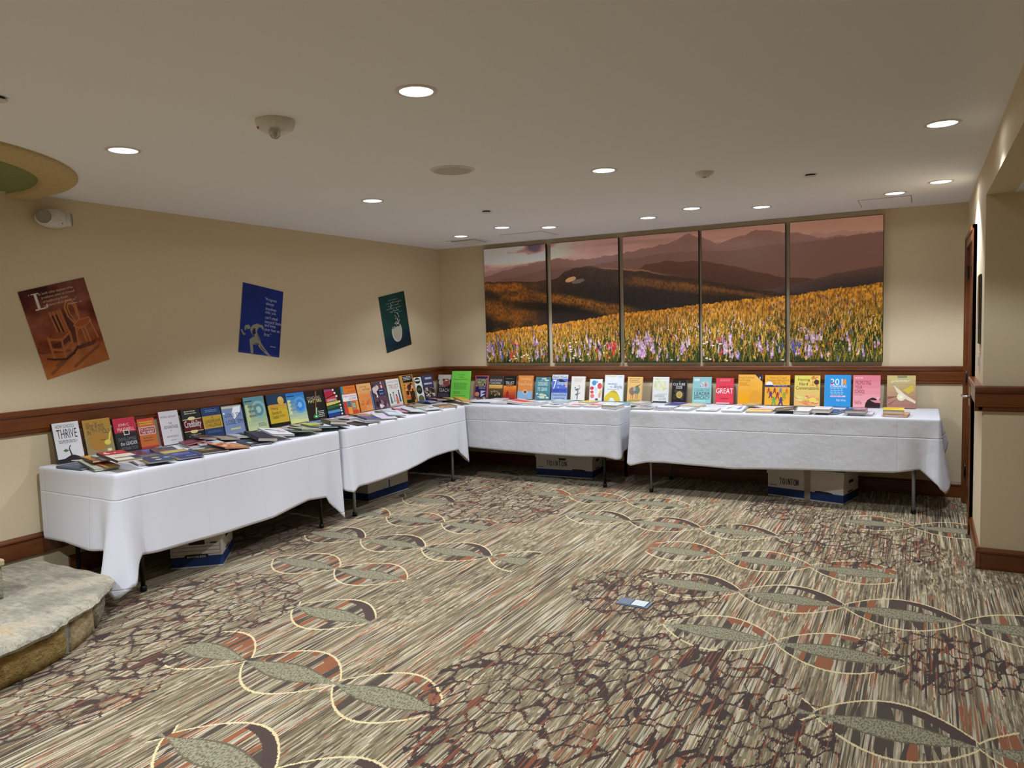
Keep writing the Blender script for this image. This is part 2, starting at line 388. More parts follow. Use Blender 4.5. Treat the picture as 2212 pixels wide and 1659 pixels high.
# door in the right wall
def door():
    root = empty('door_1', T(XR, -.68, 0)); struct(root)
    y0, y1 = -.46, .46; h = 2.05
    mb = MB()   # casing, mitred look with a stepped profile
    for (a, b, c, d, x) in [(y0-.085, y0, 0, h+.085, -.02), (y1, y1+.085, 0, h+.085, -.02), (y0, y1, h, h+.085, -.02), (y0-.085, y0-.06, 0, h+.085, -.028), (y1+.06, y1+.085, 0, h+.085, -.028), (y0-.085, y1+.085, h+.06, h+.085, -.028)]:
        mb.box((x, a, c), (.0, b, d))
    mb.build('casing', WOODZ, root)
    mb = MB(); mb.box((0, y0, 0), (.14, y0+.018, h)); mb.box((0, y1-.018, 0), (.14, y1, h)); mb.box((0, y0, h-.018), (.14, y1, h)); mb.build('jamb', WOODZ, root)
    a, b = y0+.02, y1-.02; mb = MB()
    mb.box((.004, a, .008), (.048, a+.12, h-.02)); mb.box((.004, b-.12, .008), (.048, b, h-.02))
    mb.box((.004, a+.12, .008), (.048, b-.12, .24)); mb.box((.004, a+.12, .82), (.048, b-.12, 1.0)); mb.box((.004, a+.12, h-.16), (.048, b-.12, h-.02))
    leaf = mb.build('door_leaf', WOODZ, root)
    for z0, z1 in ((.24, .82), (1.0, h-.16)):
        mb = MB(); mb.box((.016, a+.12, z0), (.036, b-.12, z1)); mb.box((.009, a+.17, z0+.05), (.036, b-.17, z1-.05), None, .004); mb.build('door_panel', WOODZ, leaf)
    mb = MB()
    lever = [(-.004, a+.06, .95), (-.055, a+.06, .95), (-.062, a+.075, .95), (-.062, a+.18, .948)]
    mb.tube(lever, .0095, 12); mb.prism([(a+.06+.026*math.cos(t), .95+.026*math.sin(t)) for t in np.linspace(0, 2*PI, 20)[:-1]], -.006, .004, 'x'); mb.build('handle', CHROME, root)
    for z in (.28, 1.04, 1.86):
        MB().tube([(-.006, b+.008, z-.05), (-.006, b+.008, z+.05)], .008, 10).build('hinge', BLACKM, root)
    MB().box((-.0005, a+.1, .03), (.004, b-.1, .2)).build('kick_plate', plain('brushed_kick_plate', '9a8c84', .3, .5, .8), root)
door()
# small things on the door wall
def wall_bits():
    o = empty('wall_sign', T(XR, -1.7, 1.56)); tag(o, 'tall narrow dark glass sign plate beside the door', 'sign')
    MB().box((-.012, -.075, -.215), (0, .075, .215), None, .003).build('back_plate', plain('sign_frame', '50463c', .4, .5, .4), o)
    MB().box((-.016, -.066, -.205), (-.0121, .066, .205)).build('sign_face', plain('sign_glass', '2b2420', .12, .5), o)
    mb = MB(); rn = random.Random(3)
    for k in range(4): mb.box((-.0168, -.05, -.17+k*.03), (-.0162, .03+rn.uniform(-.03, .02), -.158+k*.03))
    mb.build('lettering', plain('sign_letters', 'b8b0a8', .4), o)
    o = empty('light_switch', T(XR, -1.68, 1.235)); tag(o, 'white light switch plate below the dark wall sign', 'switch')
    MB().box((-.006, -.036, -.058), (0, .036, .058), None, .002).build('plate', WHITEP, o)
    MB().box((-.0105, -.012, -.03), (-.0061, .012, .03), None, .002).build('rocker', WHITEP, o)
wall_bits()

# ------------------------------------------------------------ ceiling fittings
LENS = emit('lamp_lens', 'dce8ff', 6.0)
LENS.cycles.emission_sampling = 'NONE'
def beam(L):
    # measured-like distribution: a clear cone with a weak wide skirt
    L.use_nodes = True; nt = L.node_tree; e = nt.nodes['Emission']
    tc = nt.nodes.new('ShaderNodeTexCoord'); sp = nt.nodes.new('ShaderNodeSeparateXYZ'); nt.links.new(tc.outputs['Normal'], sp.inputs[0])
    v = X(nt, sp.outputs[2]).abs().smooth(.52, .69)*.965+.035; nt.links.new(v.o, e.inputs['Strength'])
def downlight(x, y, wash, lab, n, k=1.):
    o = empty('recessed_downlight', T(x, y, H)); tag(o, lab, 'downlight', 'recessed ceiling lights')
    MB().lathe([(.064,-.002),(.066,-.005),(.078,-.004),(.082,0.)], 36).build('trim_ring', plain('downlight_trim', 'd6cec2', .4) if 'downlight_trim' not in bpy.data.materials else bpy.data.materials['downlight_trim'], o)
    MB().lathe([(.0001,-.0042),(.03,-.0042),(.055,-.0036),(.0645,-.002)], 36).build('lens', LENS, o)
    L = bpy.data.lights.new('lamp', 'SPOT'); L.energy = (WASH_W if wash else DOWN_W)*k; L.color = LAMP_COL
    L.spot_size = math.radians(172); L.spot_blend = .1; L.shadow_soft_size = .05; beam(L)
    lo = bpy.data.objects.new('lamp', L); COL.objects.link(lo); lo.parent = o; lo.location = (0, 0, -.03)
DL = [(1.47,-4.86,0,'recessed ceiling light nearest the emergency lamp on the left wall'),(3.17,-4.81,0,'largest looking recessed ceiling light, beside the smoke alarm'),(4.945,-3.02,0,'recessed ceiling light at upper right near the hall beam'),
      (1.495,-3.01,0,'recessed ceiling light above the blue poster side, left of the speaker'),(3.21,-2.99,0,'recessed ceiling light between the speaker and small detector'),
      (.87,-.885,1,'recessed ceiling light beside the corner vent'),(1.5,-1.175,0,'bluish recessed ceiling light just right of the corner pair'),(1.84,-.9,1,'recessed ceiling light over the second canvas'),
      (2.78,-.885,1,'recessed ceiling light over the middle canvas'),(3.235,-1.16,0,'bluish recessed ceiling light between third and fourth canvas'),(3.72,-.86,1,'recessed ceiling light over the fourth canvas'),
      (4.68,-.89,1,'recessed ceiling light by the right access panel'),(4.97,-1.22,0,'recessed ceiling light closest to the door')]
for n, d in enumerate(DL): downlight(*d, n, {0: 1.25, 2: .5, 3: 1.3}.get(n, 1.))
for n, (x, y) in enumerate([(1.47,-6.65),(3.2,-6.65),(4.92,-6.65),(1.5,-8.4),(3.2,-8.4),(4.92,-8.4)]):
    downlight(x, y, 0, 'recessed ceiling light out of frame, '+['left in the first row behind the hearth','middle of the first row behind the camera','right in the first row behind the camera','left in the last row','middle of the last row','right in the last row'][n], n, [2.2, 1.3, .6, 1., 1., .6][n])
hall = empty('hall_downlight', T(6.9, -4.6, HH)); tag(hall, 'recessed light of the lower hall ceiling outside the picture', 'downlight')
MB().lathe([(.0001,-.004),(.06,-.003),(.08,0.)], 24).build('lens', LENS, hall)
L = bpy.data.lights.new('lamp', 'SPOT'); L.energy = 3; L.color = LAMP_COL; L.spot_size = math.radians(120); L.spot_blend = .5; L.shadow_soft_size = .05
lo = bpy.data.objects.new('lamp', L); COL.objects.link(lo); lo.parent = hall; lo.location = (0, 0, -.03)
def ceiling_things():
    # smoke alarm with clear strobe
    o = empty('smoke_alarm', T(2.44, -4.82, H)); tag(o, 'white ceiling smoke alarm with clear round strobe lens', 'smoke alarm')
    MB().lathe([(.0,-.052),(.03,-.052),(.05,-.05),(.075,-.034),(.082,-.012),(.082,0)], 40).build('housing', WHITEP, o)
    G = Mat('clear_strobe', .08, .5); G.col('e8e6e0'); G.b.inputs['Transmission Weight'].default_value = .8
    MB().lathe([(.0001,-.088),(.012,-.085),(.021,-.075),(.024,-.062),(.024,-.05)], 24, (.025,-.03,0)).build('strobe_lens', G.m, o)
    MB().lathe([(.0001,-.078),(.007,-.07),(.008,-.052)], 12, (.025,-.03,0)).build('strobe_bulb', CHROME, o)
    mb = MB()
    for k in range(4):
        a = -2.45+k*.12; mb.face([(.07*math.cos(a)*1.0, .07*math.sin(a), -.04), (.07*math.cos(a+.09), .07*math.sin(a+.09), -.04), (.0765*math.cos(a+.09), .0765*math.sin(a+.09), -.0335), (.0765*math.cos(a), .0765*math.sin(a), -.0335)])
    mb.build('red_lettering', plain('red_print', 'a8402c', .6), o)
    o = empty('ceiling_speaker', T(2.5, -3.53, H)); tag(o, 'round flush ceiling speaker with pale grille', 'speaker')
    MB().lathe([(.108,-.004),(.11,-.008),(.122,-.006),(.127,0)], 48).build('rim', bpy.data.materials['downlight_trim'], o)
    GM = Mat('speaker_grille', .7, .3); x, y, z = GM.coord(); v = GM.voro(GM.vec(x, y, z), 'F1', 300); d = X(GM.nt, v.outputs['Distance'])
    GM.base(GM.mix(d.lt(.28)*.5, 'bdb4a4', '7c7468')); GM.bump(d, .3, .002)
    MB().lathe([(.0001,-.0055),(.1085,-.0045)], 48).build('grille', GM.m, o)
    o = empty('smoke_detector', T(3.695, -2.56, H)); tag(o, 'small round white smoke detector near the sprinkler cover', 'smoke detector')
    MB().lathe([(.0001,-.03),(.03,-.03),(.036,-.018),(.052,-.014),(.056,0)], 32).build('housing', WHITEP, o)
    MB().lathe([(.0001,-.034),(.012,-.033),(.014,-.03)], 16).build('sensor_cap', GREYM, o)
    for x, y, lab in [(1.873,-2.09,'thin round sprinkler cover above the corner lights'),(4.237,-2.06,'thin round sprinkler cover right of the smoke detector'),(1.84,-5.62,'thin round sprinkler cover cut off by the left picture edge')]:
        o = empty('sprinkler_cover', T(x, y, H)); tag(o, lab, 'sprinkler', 'concealed sprinkler covers')
        MB().lathe([(.0001,-.012),(.036,-.012),(.038,-.0105),(.0001,-.0105)], 32).build('cover_plate', WHITEP, o)
        MB().lathe([(.0001,-.011),(.03,-.0108),(.03,0)], 24).build('collar', BLACKP, o)
    # supply air vent and access panels near the back wall
    def panel(cx, cy, w, d, name, lab, cat):
        o = empty(name, T(cx, cy, H)); tag(o, lab, cat)
        mb = MB(); e = .004
        for a, b in (((-w/2,-d/2),(w/2,-d/2+e)),((-w/2,d/2-e),(w/2,d/2)),((-w/2,-d/2),(-w/2+e,d/2)),((w/2-e,-d/2),(w/2,d/2))): mb.box((a[0],a[1],-.0015), (b[0],b[1],0))
        mb.build('shadow_gap', plain('panel_gap', '5c554b', .9) if 'panel_gap' not in bpy.data.materials else bpy.data.materials['panel_gap'], o)
        MB().box((-w/2+e, -d/2+e, -.0022), (w/2-e, d/2-e, 0)).build('cover', CEIL, o)
        return o
    o = panel(.69, -.45, .36, .34, 'air_vent', 'square ceiling air vent in the corner above the first canvas', 'vent')
    MB().box((-.14, -.13, -.006), (.14, .13, -.0023)).build('grille_back', plain('vent_dark', '55504a', .8), o)
    for k in range(9):
        y = -.118+k*.0295; MB().prism([(y, -.0062), (y+.02, -.0062), (y+.024, -.013), (y+.021, -.013)], -.14, .14, 'x').build('slat', WHITEP, o)
    panel(1.43, -.5, .46, .38, 'access_panel', 'flush ceiling access panel above the second canvas', 'panel')
    panel(4.6, -.48, .37, .42, 'access_panel', 'flush ceiling access panel above the right end of the panorama', 'panel')
ceiling_things()
def alcove():
    # half round plaster ring over the hearth
    o = empty('ceiling_medallion', T(.1, -5.57, H)); tag(o, 'curved beige plaster ring with green centre on the ceiling', 'ceiling ring')
    beige = plain('ring_paint', 'bfa878', .8, .2); green = plain('ring_green', '7d8250', .85, .2)
    a = math.acos(-.095/1.1)
    pr = [(1.13,0),(1.13,-.012),(1.12,-.02),(1.05,-.045),(1.04,-.04),(.96,-.04),(.945,-.034),(.935,-.02)]
    MB().lathe(pr, 96, a0=-a, a1=a).build('moulded_ring', beige, o)
    MB().lathe([(.0001,-.021),(.937,-.021)], 64, a0=-PI/2, a1=PI/2).build('green_panel', green, o)
alcove()
def emergency():
    o = empty('emergency_light', T(0, -4.385, 2.3)); tag(o, 'white oval emergency lamp unit high on the left wall', 'emergency light')
    bm = bmesh.new(); bmesh.ops.create_uvsphere(bm, u_segments=32, v_segments=20, radius=1)
    for v in bm.verts: v.co = Vector((max(0, .045+.045*v.co.x*1.1) if v.co.x > -1 else 0, .112*v.co.y*(1-.08*v.co.z), .06*v.co.z))
    me = bpy.data.meshes.new('body'); bm.to_mesh(me); bm.free(); me.polygons.foreach_set('use_smooth', [True]*len(me.polygons)); obj('body', me, WHITEP, o)
    lens = plain('lamp_glass', 'a8a89c', .15, .6)
    for y, rz in ((-.078, -.75), (.098, .9)):
        mw = T(.088 if y < 0 else .07, y, .0, rz)
        mb = MB(); n = 28
        mb.raw([(p[1], p[0]*math.cos(2*PI*k/n), p[0]*math.sin(2*PI*k/n)) for k in range(n) for p in ((.043, -.03), (.043, .004), (.038, .008))], [(k*3+j, ((k+1) % n)*3+j, ((k+1) % n)*3+j+1, k*3+j+1) for k in range(n) for j in range(2)], None, True)
        h = mb.build('lamp_head', WHITEP, o, mw)
        mb = MB(); mb.face([(.0065, .0385*math.cos(2*PI*k/n), .0385*math.sin(2*PI*k/n)) for k in range(n)]); mb.build('lens', lens, h)
        mb = MB(); mb.raw([(p[1], p[0]*math.cos(2*PI*k/n), p[0]*math.sin(2*PI*k/n)) for k in range(n) for p in ((.0375, .0068), (.041, .0095), (.043, .0068))], [(k*3+j, ((k+1) % n)*3+j, ((k+1) % n)*3+j+1, k*3+j+1) for k in range(n) for j in range(2)]); mb.build('bezel', GREYM, h)
    MB().box((.086, .03, -.035), (.09, .036, -.031)).build('test_button', BLACKP, o)
emergency()

# ------------------------------------------------------------ hearth of field stone
def stone_mat(name, cs):
    M = Mat(name, .75, .3); x, y, z = M.coord()
    n = M.noise(M.vec(x*3.2, y*3.2, z*4), 1, 5, .62); f = M.noise(M.vec(x*16, y*30, z*40), 1, 5, .7); s = M.noise(M.vec(x*8, y*22, z*22), 1, 4, .65)
    c = M.ramp(n*.6+s*.4, [(.3, cs[0]), (.45, cs[1]), (.55, cs[2]), (.7, cs[3])]); M.base(M.mix(f.smooth(.5, .75)*.5, c, '5f584a')); M.bump(f+s*1.5+n, 1., .02); return M.m
def hearth():
    o = empty('stone_hearth', T(.1, -5.6, 0)); tag(o, 'low rounded stone hearth with thick flagstone top at lower left', 'hearth')
    rn = random.Random(5); TOP = stone_mat('flagstone_grey', ['837c6c', 'a09884', 'bbb09a', 'c6a678'])
    SA = [stone_mat('wall_stone_ochre', ['7b653c', 'a4864a', 'bb9f66', 'b3aa96']), stone_mat('wall_stone_tan', ['988664', 'b59e76', 'c8b38c', 'b0a698']), stone_mat('wall_stone_grey', ['7b756a', '979080', 'a89a7c', '92805c'])]
    def ring(k, n=96):
        pts = []
        for i in range(n+1):
            a = -PI/2+PI*i/n
            r = k-.08+.15*math.cos(a)**2+.012*math.sin(a*9+1)+.008*math.sin(a*23+2)+rn.uniform(-.005, .005); pts.append((max(-.1, r*math.cos(a)), min(r*math.sin(a), .92+.006*math.sin(a*31))))
        return pts
    P = ring(1.2); n = len(P); mb = MB()
    rings = []
    for dz, k in ((.158, .975), (.163, 1.0), (.178, 1.008), (.19, 1.0), (.199, .985), (.2, .95)):
        rings.append([(x*k if x > -.09 else x, y*k, dz+(rn.uniform(-.003, .003) if dz < .199 else 0)) for x, y in P])
    vs = [v for r in rings for v in r]; fs = []
    for j in range(len(rings)-1):
        for i in range(n-1): fs.append((j*n+i, j*n+i+1, (j+1)*n+i+1, (j+1)*n+i))
    fs.append(tuple((len(rings)-1)*n+i for i in range(n))); fs.append(tuple(reversed(range(n)))); fs.append(tuple(j*n for j in range(len(rings)))+tuple(j*n+n-1 for j in reversed(range(len(rings)))))
    mb.raw(vs, fs, None, False); mb.build('flagstone', TOP, o)
    MB().prism([(max(-.1, (1.068+.15*math.cos(a)**2)*math.cos(a)), min(.885, (1.068+.15*math.cos(a)**2)*math.sin(a))) for a in np.linspace(-PI/2, PI/2, 64)], 0, .16, 'z').build('mortar', plain('mortar_grey', 'a3a096', .9, .1), o)
    # face stones, each a chunky bent block
    a = -PI/2+.05; kk = 0
    while a < .9:
        da = rn.uniform(.22, .36); e = min(a+da, .92); g = .02; mb = MB(); m = 6; vs = []; fs = []
        for i in range(m+1):
            t = a+g+(e-a-2*g)*i/m; sk = .02*math.sin(kk*2.1)
            for (r, z) in ((1.12, .002), (1.158, .004+rn.uniform(0, .003)), (1.166+rn.uniform(-.004, .005), .05), (1.164+rn.uniform(-.005, .005), .11), (1.156, .15+rn.uniform(-.003, .003)), (1.12, .157)):
                tt = t+sk*(z/.15-.5); q_ = r-.08+.15*math.cos(tt)**2; vs.append((q_*math.cos(tt), min(.905, q_*math.sin(tt)), z))
        for i in range(m):
            for j in range(5): fs.append((i*6+j, (i+1)*6+j, (i+1)*6+j+1, i*6+j+1))
        fs.append(tuple(range(5, -1, -1))); fs.append(tuple(m*6+j for j in range(6))); mb.raw(vs, fs, None, True); mb.build('face_stone', SA[kk % 3], o); a = e; kk += 1
    s = empty('hearth_block', T(.35, -5.7, .2)); tag(s, 'upright stone block of the fireplace at the left picture edge', 'stone block')
    MB().box((-.35, -.5, .0), (.345, .54, .17), None, .012).build('block_core', SA[2], s); MB().box((-.35, -.5, .171), (.355, .55, .21), None, .01).build('cap_stone', SA[1], s)
hearth()
# ------------------------------------------------------------ folding tables and their cloths
ZT = .75
def table(name, x0, x1, y0, y1, lab, legmat, bent, black):
    cx, cy = (x0+x1)/2, (y0+y1)/2; o = empty(name, T(cx, cy, 0)); tag(o, lab, 'table', 'folding tables under white cloths')
    w, d = (x1-x0)/2-.008, (y1-y0)/2-.008
    MB().box((-w, -d, .712), (w, d, .7455), None, .006).build('table_top', plain('table_laminate', '8c8478', .5) if 'table_laminate' not in bpy.data.materials else bpy.data.materials['table_laminate'], o)
    along = w > d
    for s in (-1, 1):
        e = (w if along else d)-.16; q = (d if along else w)-.05
        def P(u, v, z): return (u, v, z) if along else (v, u, z)
        ends = []
        for t in (-1, 1):
            mb = MB(); u0 = s*e
            if bent: pts = [P(u0-s*.06, t*(q-.1), .71), P(u0-s*.05, t*(q-.09), .55), P(u0-s*.02, t*(q-.04), .44), P(u0, t*q, .3), P(u0, t*q, .022)]; mb.tube(pts, .0135, 10)
            else: mb.tube([P(u0, t*q, .71), P(u0, t*q, .02)], .016, 4)
            mb.build('leg', legmat, o)
            MB().lathe([(.0001,0),(.019,0),(.019,.03),(.014,.034)], 14, P(u0, t*q, .0)).build('foot_cap', BLACKP, o)
        MB().tube([P(s*e*.985, -q+.06, .52), P(s*e*.985, q-.06, .52)], .009, 8).build('cross_bar', legmat, o)
        MB().tube([P(s*e*.985, 0, .52), P(s*(e-.38), 0, .7)], .008, 8).build('brace', legmat, o)
    return o
def interp(t, pts):
    return float(np.interp(t, [p[0] for p in pts], [p[1] for p in pts]))
def cloth(x0, x1, y0, y1, lab, mat, sides, corners, seed, zoff=0.):
    """sides: dict side -> (drop points, flare points, wave amplitude); order front,right,back,left counter clockwise from (x0,y0)"""
    rs = np.random.RandomState(seed); R = .02; step = .02
    path = []   # (x, y, nx, ny, side, t, corner, ds)
    segs = [('y-', (x0+R, y0), (x1-R, y0), (0,-1)), ('x+', (x1, y0+R), (x1, y1-R), (1,0)), ('y+', (x1-R, y1), (x0+R, y1), (0,1)), ('x-', (x0, y1-R), (x0, y0+R), (-1,0))]
    cen = [(x1-R, y0+R), (x1-R, y1-R), (x0+R, y1-R), (x0+R, y0+R)]
    for i, (sd, a, b, nn) in enumerate(segs):
        L = math.hypot(b[0]-a[0], b[1]-a[1]); n = max(2, int(L/step))
        for k in range(n+1):
            t = k/n; path.append((a[0]+(b[0]-a[0])*t, a[1]+(b[1]-a[1])*t, nn[0], nn[1], sd, t, L))
        a0 = math.atan2(nn[1], nn[0])
        for k in range(1, 8):
            an = a0+PI/2*k/8; path.append((cen[i][0]+R*math.cos(an), cen[i][1]+R*math.sin(an), math.cos(an), math.sin(an), 'c%d' % i, k/8, 0))
    n = len(path); V = 26
    sd_names = ['y-', 'x+', 'y+', 'x-']; ph = {s: rs.uniform(0, 6, 4) for s in sd_names}
    def side_vals(sd, t, L):
        dp, fl, wa = sides[sd]; p = ph[sd]; u = t*L
        wv = wa*(.55*math.sin(u*7.5+p[0])+.3*math.sin(u*14+p[1])+.25*math.sin(u*3.1+p[2]))
        return interp(t, dp), interp(t, fl), wv
    rows = [[] for _ in range(V+4)]
    for (x, y, nx, ny, sd, t, L) in path:
        if sd[0] == 'c':
            i = int(sd[1]); A = side_vals(sd_names[i], 1., 1.); B = side_vals(sd_names[(i+1) % 4], 0., 1.)
            dr = A[0]*(1-t)+B[0]*t; fl = A[1]*(1-t)+B[1]*t; wv = 0; k_ = (R+(corners.get(i, (0, 0, 0))[1]))*PI/2; ds = [(i, abs(t-.4)*k_)]; gd = 0.
        else:
            i = sd_names.index(sd); dr, fl, wv = side_vals(sd, t, L); ds = [(c_, d_+(R+(corners.get(c_, (0, 0, 0))[1]))*PI/4) for c_, d_ in ((i, (1-t)*L), ((i-1) % 4, t*L))]; gd = None
        tip = 0; cf = 0; pin = 0
        for ci, d in ds:
            c = corners.get(ci)
            if c: tip += c[0]*max(0, 1-d/.19); g_ = 0. if gd == 0. else max(0, d-(R+c[1])*PI/4); cf += c[1]*math.exp(-(g_/.055)**2); pin += c[2]*math.exp(-((g_-.12)/.05)**2)
        for j in range(4):   # rounded rim
            an = PI/2*j/4; r = .014; rows[j].append((x+nx*(r*math.sin(an)-r), y+ny*(r*math.sin(an)-r), ZT+zoff-r+r*math.cos(an)))
        for j in range(V):
            v = (j+1)/V if j else .02
            out = fl*v+wv*v**.8+cf*v**1.5-pin*v**1.7
            rows[j+4].append((x+nx*out, y+ny*out, ZT+zoff-.014-v*(dr+tip)))
    vs = [p for r in rows for p in r]; fs = []
    for j in range(len(rows)-1):
        for k in range(n): fs.append((j*n+k, (j+1)*n+k, (j+1)*n+(k+1) % n, j*n+(k+1) % n))
    fs.append(tuple(range(n)))
    mb = MB(); mb.raw(vs, fs, None, True); o = mb.build('tablecloth', mat); o.data.polygons[len(fs)-1].use_smooth = False
    md = o.modifiers.new('thick', 'SOLIDIFY'); md.thickness = .0012; md.offset = -1
    return tag(o, lab, 'tablecloth', 'white tablecloths')
F0 = [(0, 0), (1, 0)]
def F(*v): return [(i/(len(v)-1), a) for i, a in enumerate(v)]
table('folding_table', .04, .80, -4.58, -2.70, 'black legged folding table nearest the stone hearth', BLACKM, False, True)
table('folding_table', .04, .79, -2.63, -.80, 'grey legged folding table on the left wall, second from the hearth', GREYM, True, False)
table('folding_table', .04, 2.42, -.735, -.05, 'folding table filling the room corner under the first canvases', BLACKM, False, False)
table('folding_table', 2.55, 4.99, -.775, -.05, 'grey legged folding table beside the door', GREYM, True, False)
C1, C2, C3, C4 = mat_cloth('cloth_smooth', .35, 1.), mat_cloth('cloth_soft', .5, 3.), mat_cloth('cloth_creased', 2.0, 5., 'd6d6d8', 'cccccf'), mat_cloth('cloth_creased_right', 1.8, 8., 'd4d4d6', 'cacacd')
cloth(.035, .81, -4.59, -2.69, 'smooth white tablecloth draped over the table nearest the hearth', C1,
      {'y-': (F(.44,.43,.45,.44), F(0,.02,.03,.04), .006), 'x+': (F(.49,.5,.51,.5,.46,.5), F(.03,.02,.03,.04,.02,.03), .008), 'y+': (F(.42,.42), F0, .001), 'x-': (F(.3,.3), F0, 0)},
      {0: (.23, .07, .03), 1: (.2, .0, .03)}, 3)
cloth(.035, .80, -2.64, -.795, 'white tablecloth with sagging diagonal folds on the far left table', C2,
      {'y-': (F(.42,.42), F0, .001), 'x+': (F(.47,.47,.45,.41,.4,.41), F(.03,.05,.06,.04,.02,.03), .012), 'y+': (F(.4,.4), F0, .0), 'x-': (F(.3,.3), F0, 0)},
      {0: (.03, .03, .02), 1: (.16, .0, .02)}, 8)
cloth(.035, 2.43, -.745, -.045, 'creased white tablecloth over the corner table under the panorama', C3,
      {'y-': (F(.42,.42,.42,.43,.44,.44,.43), F(0,0,.0,.03,.02,.03,.02), .007), 'x+': (F(.42,.3), F0, .001), 'y+': (F(.3,.3), F0, 0), 'x-': (F(.3,.3), F0, 0)}, {0: (.02, .015, .01)}, 5)
cloth(2.545, 5.0, -.785, -.045, 'creased white tablecloth over the long table beside the door', C4,
      {'y-': (F(.46,.44,.45,.46,.44,.43,.42,.41,.36), F(.02,.03,.03,.02,.03,.03,.03,.02,.01), .008), 'x+': (F(.36,.2,.3), F(.0,.06,.02), .01), 'y+': (F(.3,.3), F0, 0), 'x-': (F(.42,.42), F0, .001)},
      {0: (.18, .07, .03), 3: (.03, .03, .01)}, 6)

# ------------------------------------------------------------ cardboard archive boxes under the tables
CARD = plain('box_card', 'c4beb6', .8, .2); BLUEB = plain('box_blue', '1d3566', .7, .3); DARKB = plain('box_print_dark', '14161c', .7); TAPE = plain('brown_tape', '8d7f6c', .35)
HAND = {'T': [[(0,1),(.9,.97)],[(.45,1),(.4,0)]], 'O': [[(.5+.42*math.cos(t), .48+.48*math.sin(t)) for t in np.linspace(1.6, 7.9, 14)]], 'I': [[(.5,.98),(.46,.02)]], 'N': [[(.1,0),(.15,1),(.75,.05),(.82,.98)]]}
def handwrite(mb, s, x0, z0, x1, z1, y, wd):
    n = len(s); cw = (x1-x0)/n
    for i, chx in enumerate(s):
        for st in HAND[chx]:
            P = [(x0+cw*(i+.08+.84*a), z0+(z1-z0)*b) for a, b in st]
            for (a, b), (c, d) in zip(P[:-1], P[1:]):
                l = math.hypot(c-a, d-b)+1e-9; px, pz = -(d-b)/l*wd, (c-a)/l*wd; ex, ez = (c-a)/l*wd*.6, (d-b)/l*wd*.6
                mb.face([(a-px-ex, y, b-pz-ez), (c-px+ex, y, d-pz+ez), (c+px+ex, y, d+pz+ez), (a+px-ex, y, b+pz-ez)])
def archive_box(x, y, rz, w, d, h, lab, kind):
    """front face towards local -y"""
    o = empty('archive_box', T(x, y, 0, rz)); tag(o, lab, 'box', 'archive boxes under the tables')
    MB().box((-w/2, 0, .0), (w/2, d, h), None, .003).build('carton', CARD, o)
    MB().box((-w/2-.008, -.008, h-.065), (w/2+.008, d+.008, h+.006), None, .003).build('lid', CARD, o)
    mb = MB(); mb.box((-w/2-.0012, -.0012, .012), (w/2+.0012, d+.0012, .078)); mb.build('blue_band', BLUEB, o)
    mb = MB(); f = -.0022
    def R(a, b, c, e): mb.face([(a, f, b), (c, f, b), (c, f, e), (a, f, e)])
    if kind == 'label':
        R(-.045, .155, .055, .185); R(.09, .16, .13, .168)
        for z in (.09, .115, .14, .165):
            R(-w/2+.012, z, w/2-.012, z+.0016)
        R(-w/2+.012, .09, -w/2+.0136, .166); R(w/2-.0136, .09, w/2-.012, .166)
        mb.prism([(-.07, .062), (.07, .062), (.075, .085), (.06, .092), (-.06, .092), (-.075, .085)], f-.0004, f, 'y')
    elif kind == 'tape':
        mb.box((-.0, f, .06), (.016, f+.0004, .15)); R(-.1, .085, -.05, .088)
    else:
        mb.prism([(.09, .073), (.23, .068), (.235, .083), (.2, .09), (.12, .092), (.09, .088)], f-.0004, f, 'y'); R(-w/2+.02, .098, -w/2+.08, .103)
        if kind == 'hole': hh = MB(); hh.prism([(-.06, .2), (-.06, .19), (-.05, .19), (-.05, .175), (.02, .175), (.02, .19), (.03, .19), (.03, .2)], f-.0004, f, 'y'); hh.build('hand_slot', DARKB, o)
    mb.build('print', DARKB if kind != 'tape' else plain('blue_tape', '25459a', .5), o)
    if kind == 'label':
        t = MB(); vs, fs, _ = text_mesh('BANKERS BOX'); t.raw([(-.058+.116*a, f-.0012, .069+.013*b) for a, b in vs], fs); t.build('lettering', plain('label_white', 'c8ccd4', .6), o)
    if kind in ('hole', 'taped'):
        t = MB(); a0 = -.19 if kind == 'hole' else -.215; handwrite(t, 'TOINTON', a0, .115, a0+.23 if kind == 'hole' else a0+.17, .165, f-.0008, .0028); t.build('handwriting', plain('marker_ink', '15181c', .6), o)
    if kind == 'taped':
        t = MB(); t.box((.0, f-.0006, .0), (.05, f, h-.066)); t.box((.0, -.0102, h-.062), (.055, -.0084, h+.002)); t.build('packing_tape', TAPE, o)
    # hand hole in the right end
    t = MB(); t.box((w/2, d*.35, h*.6), (w/2+.0012, d*.65, h*.7)); t.box((w/2, d*.3, .085), (w/2+.0012, d*.62, .095)); t.build('hand_hole', DARKB, o)
archive_box(.665, -3.965, math.radians(39.8), .325, .40, .262, 'white and blue archive box with printed label under the near table', 'label')
archive_box(.52, -1.73, math.radians(90), .60, .36, .262, 'white archive box with blue tape under the far left table', 'tape')
archive_box(1.70, -.40, math.radians(3), .61, .31, .262, 'archive box handwritten in black under the corner table', 'hole')
archive_box(4.005, -.545, math.radians(-14), .64, .36, .262, 'taped archive box with green black handwriting under the door side table', 'taped')

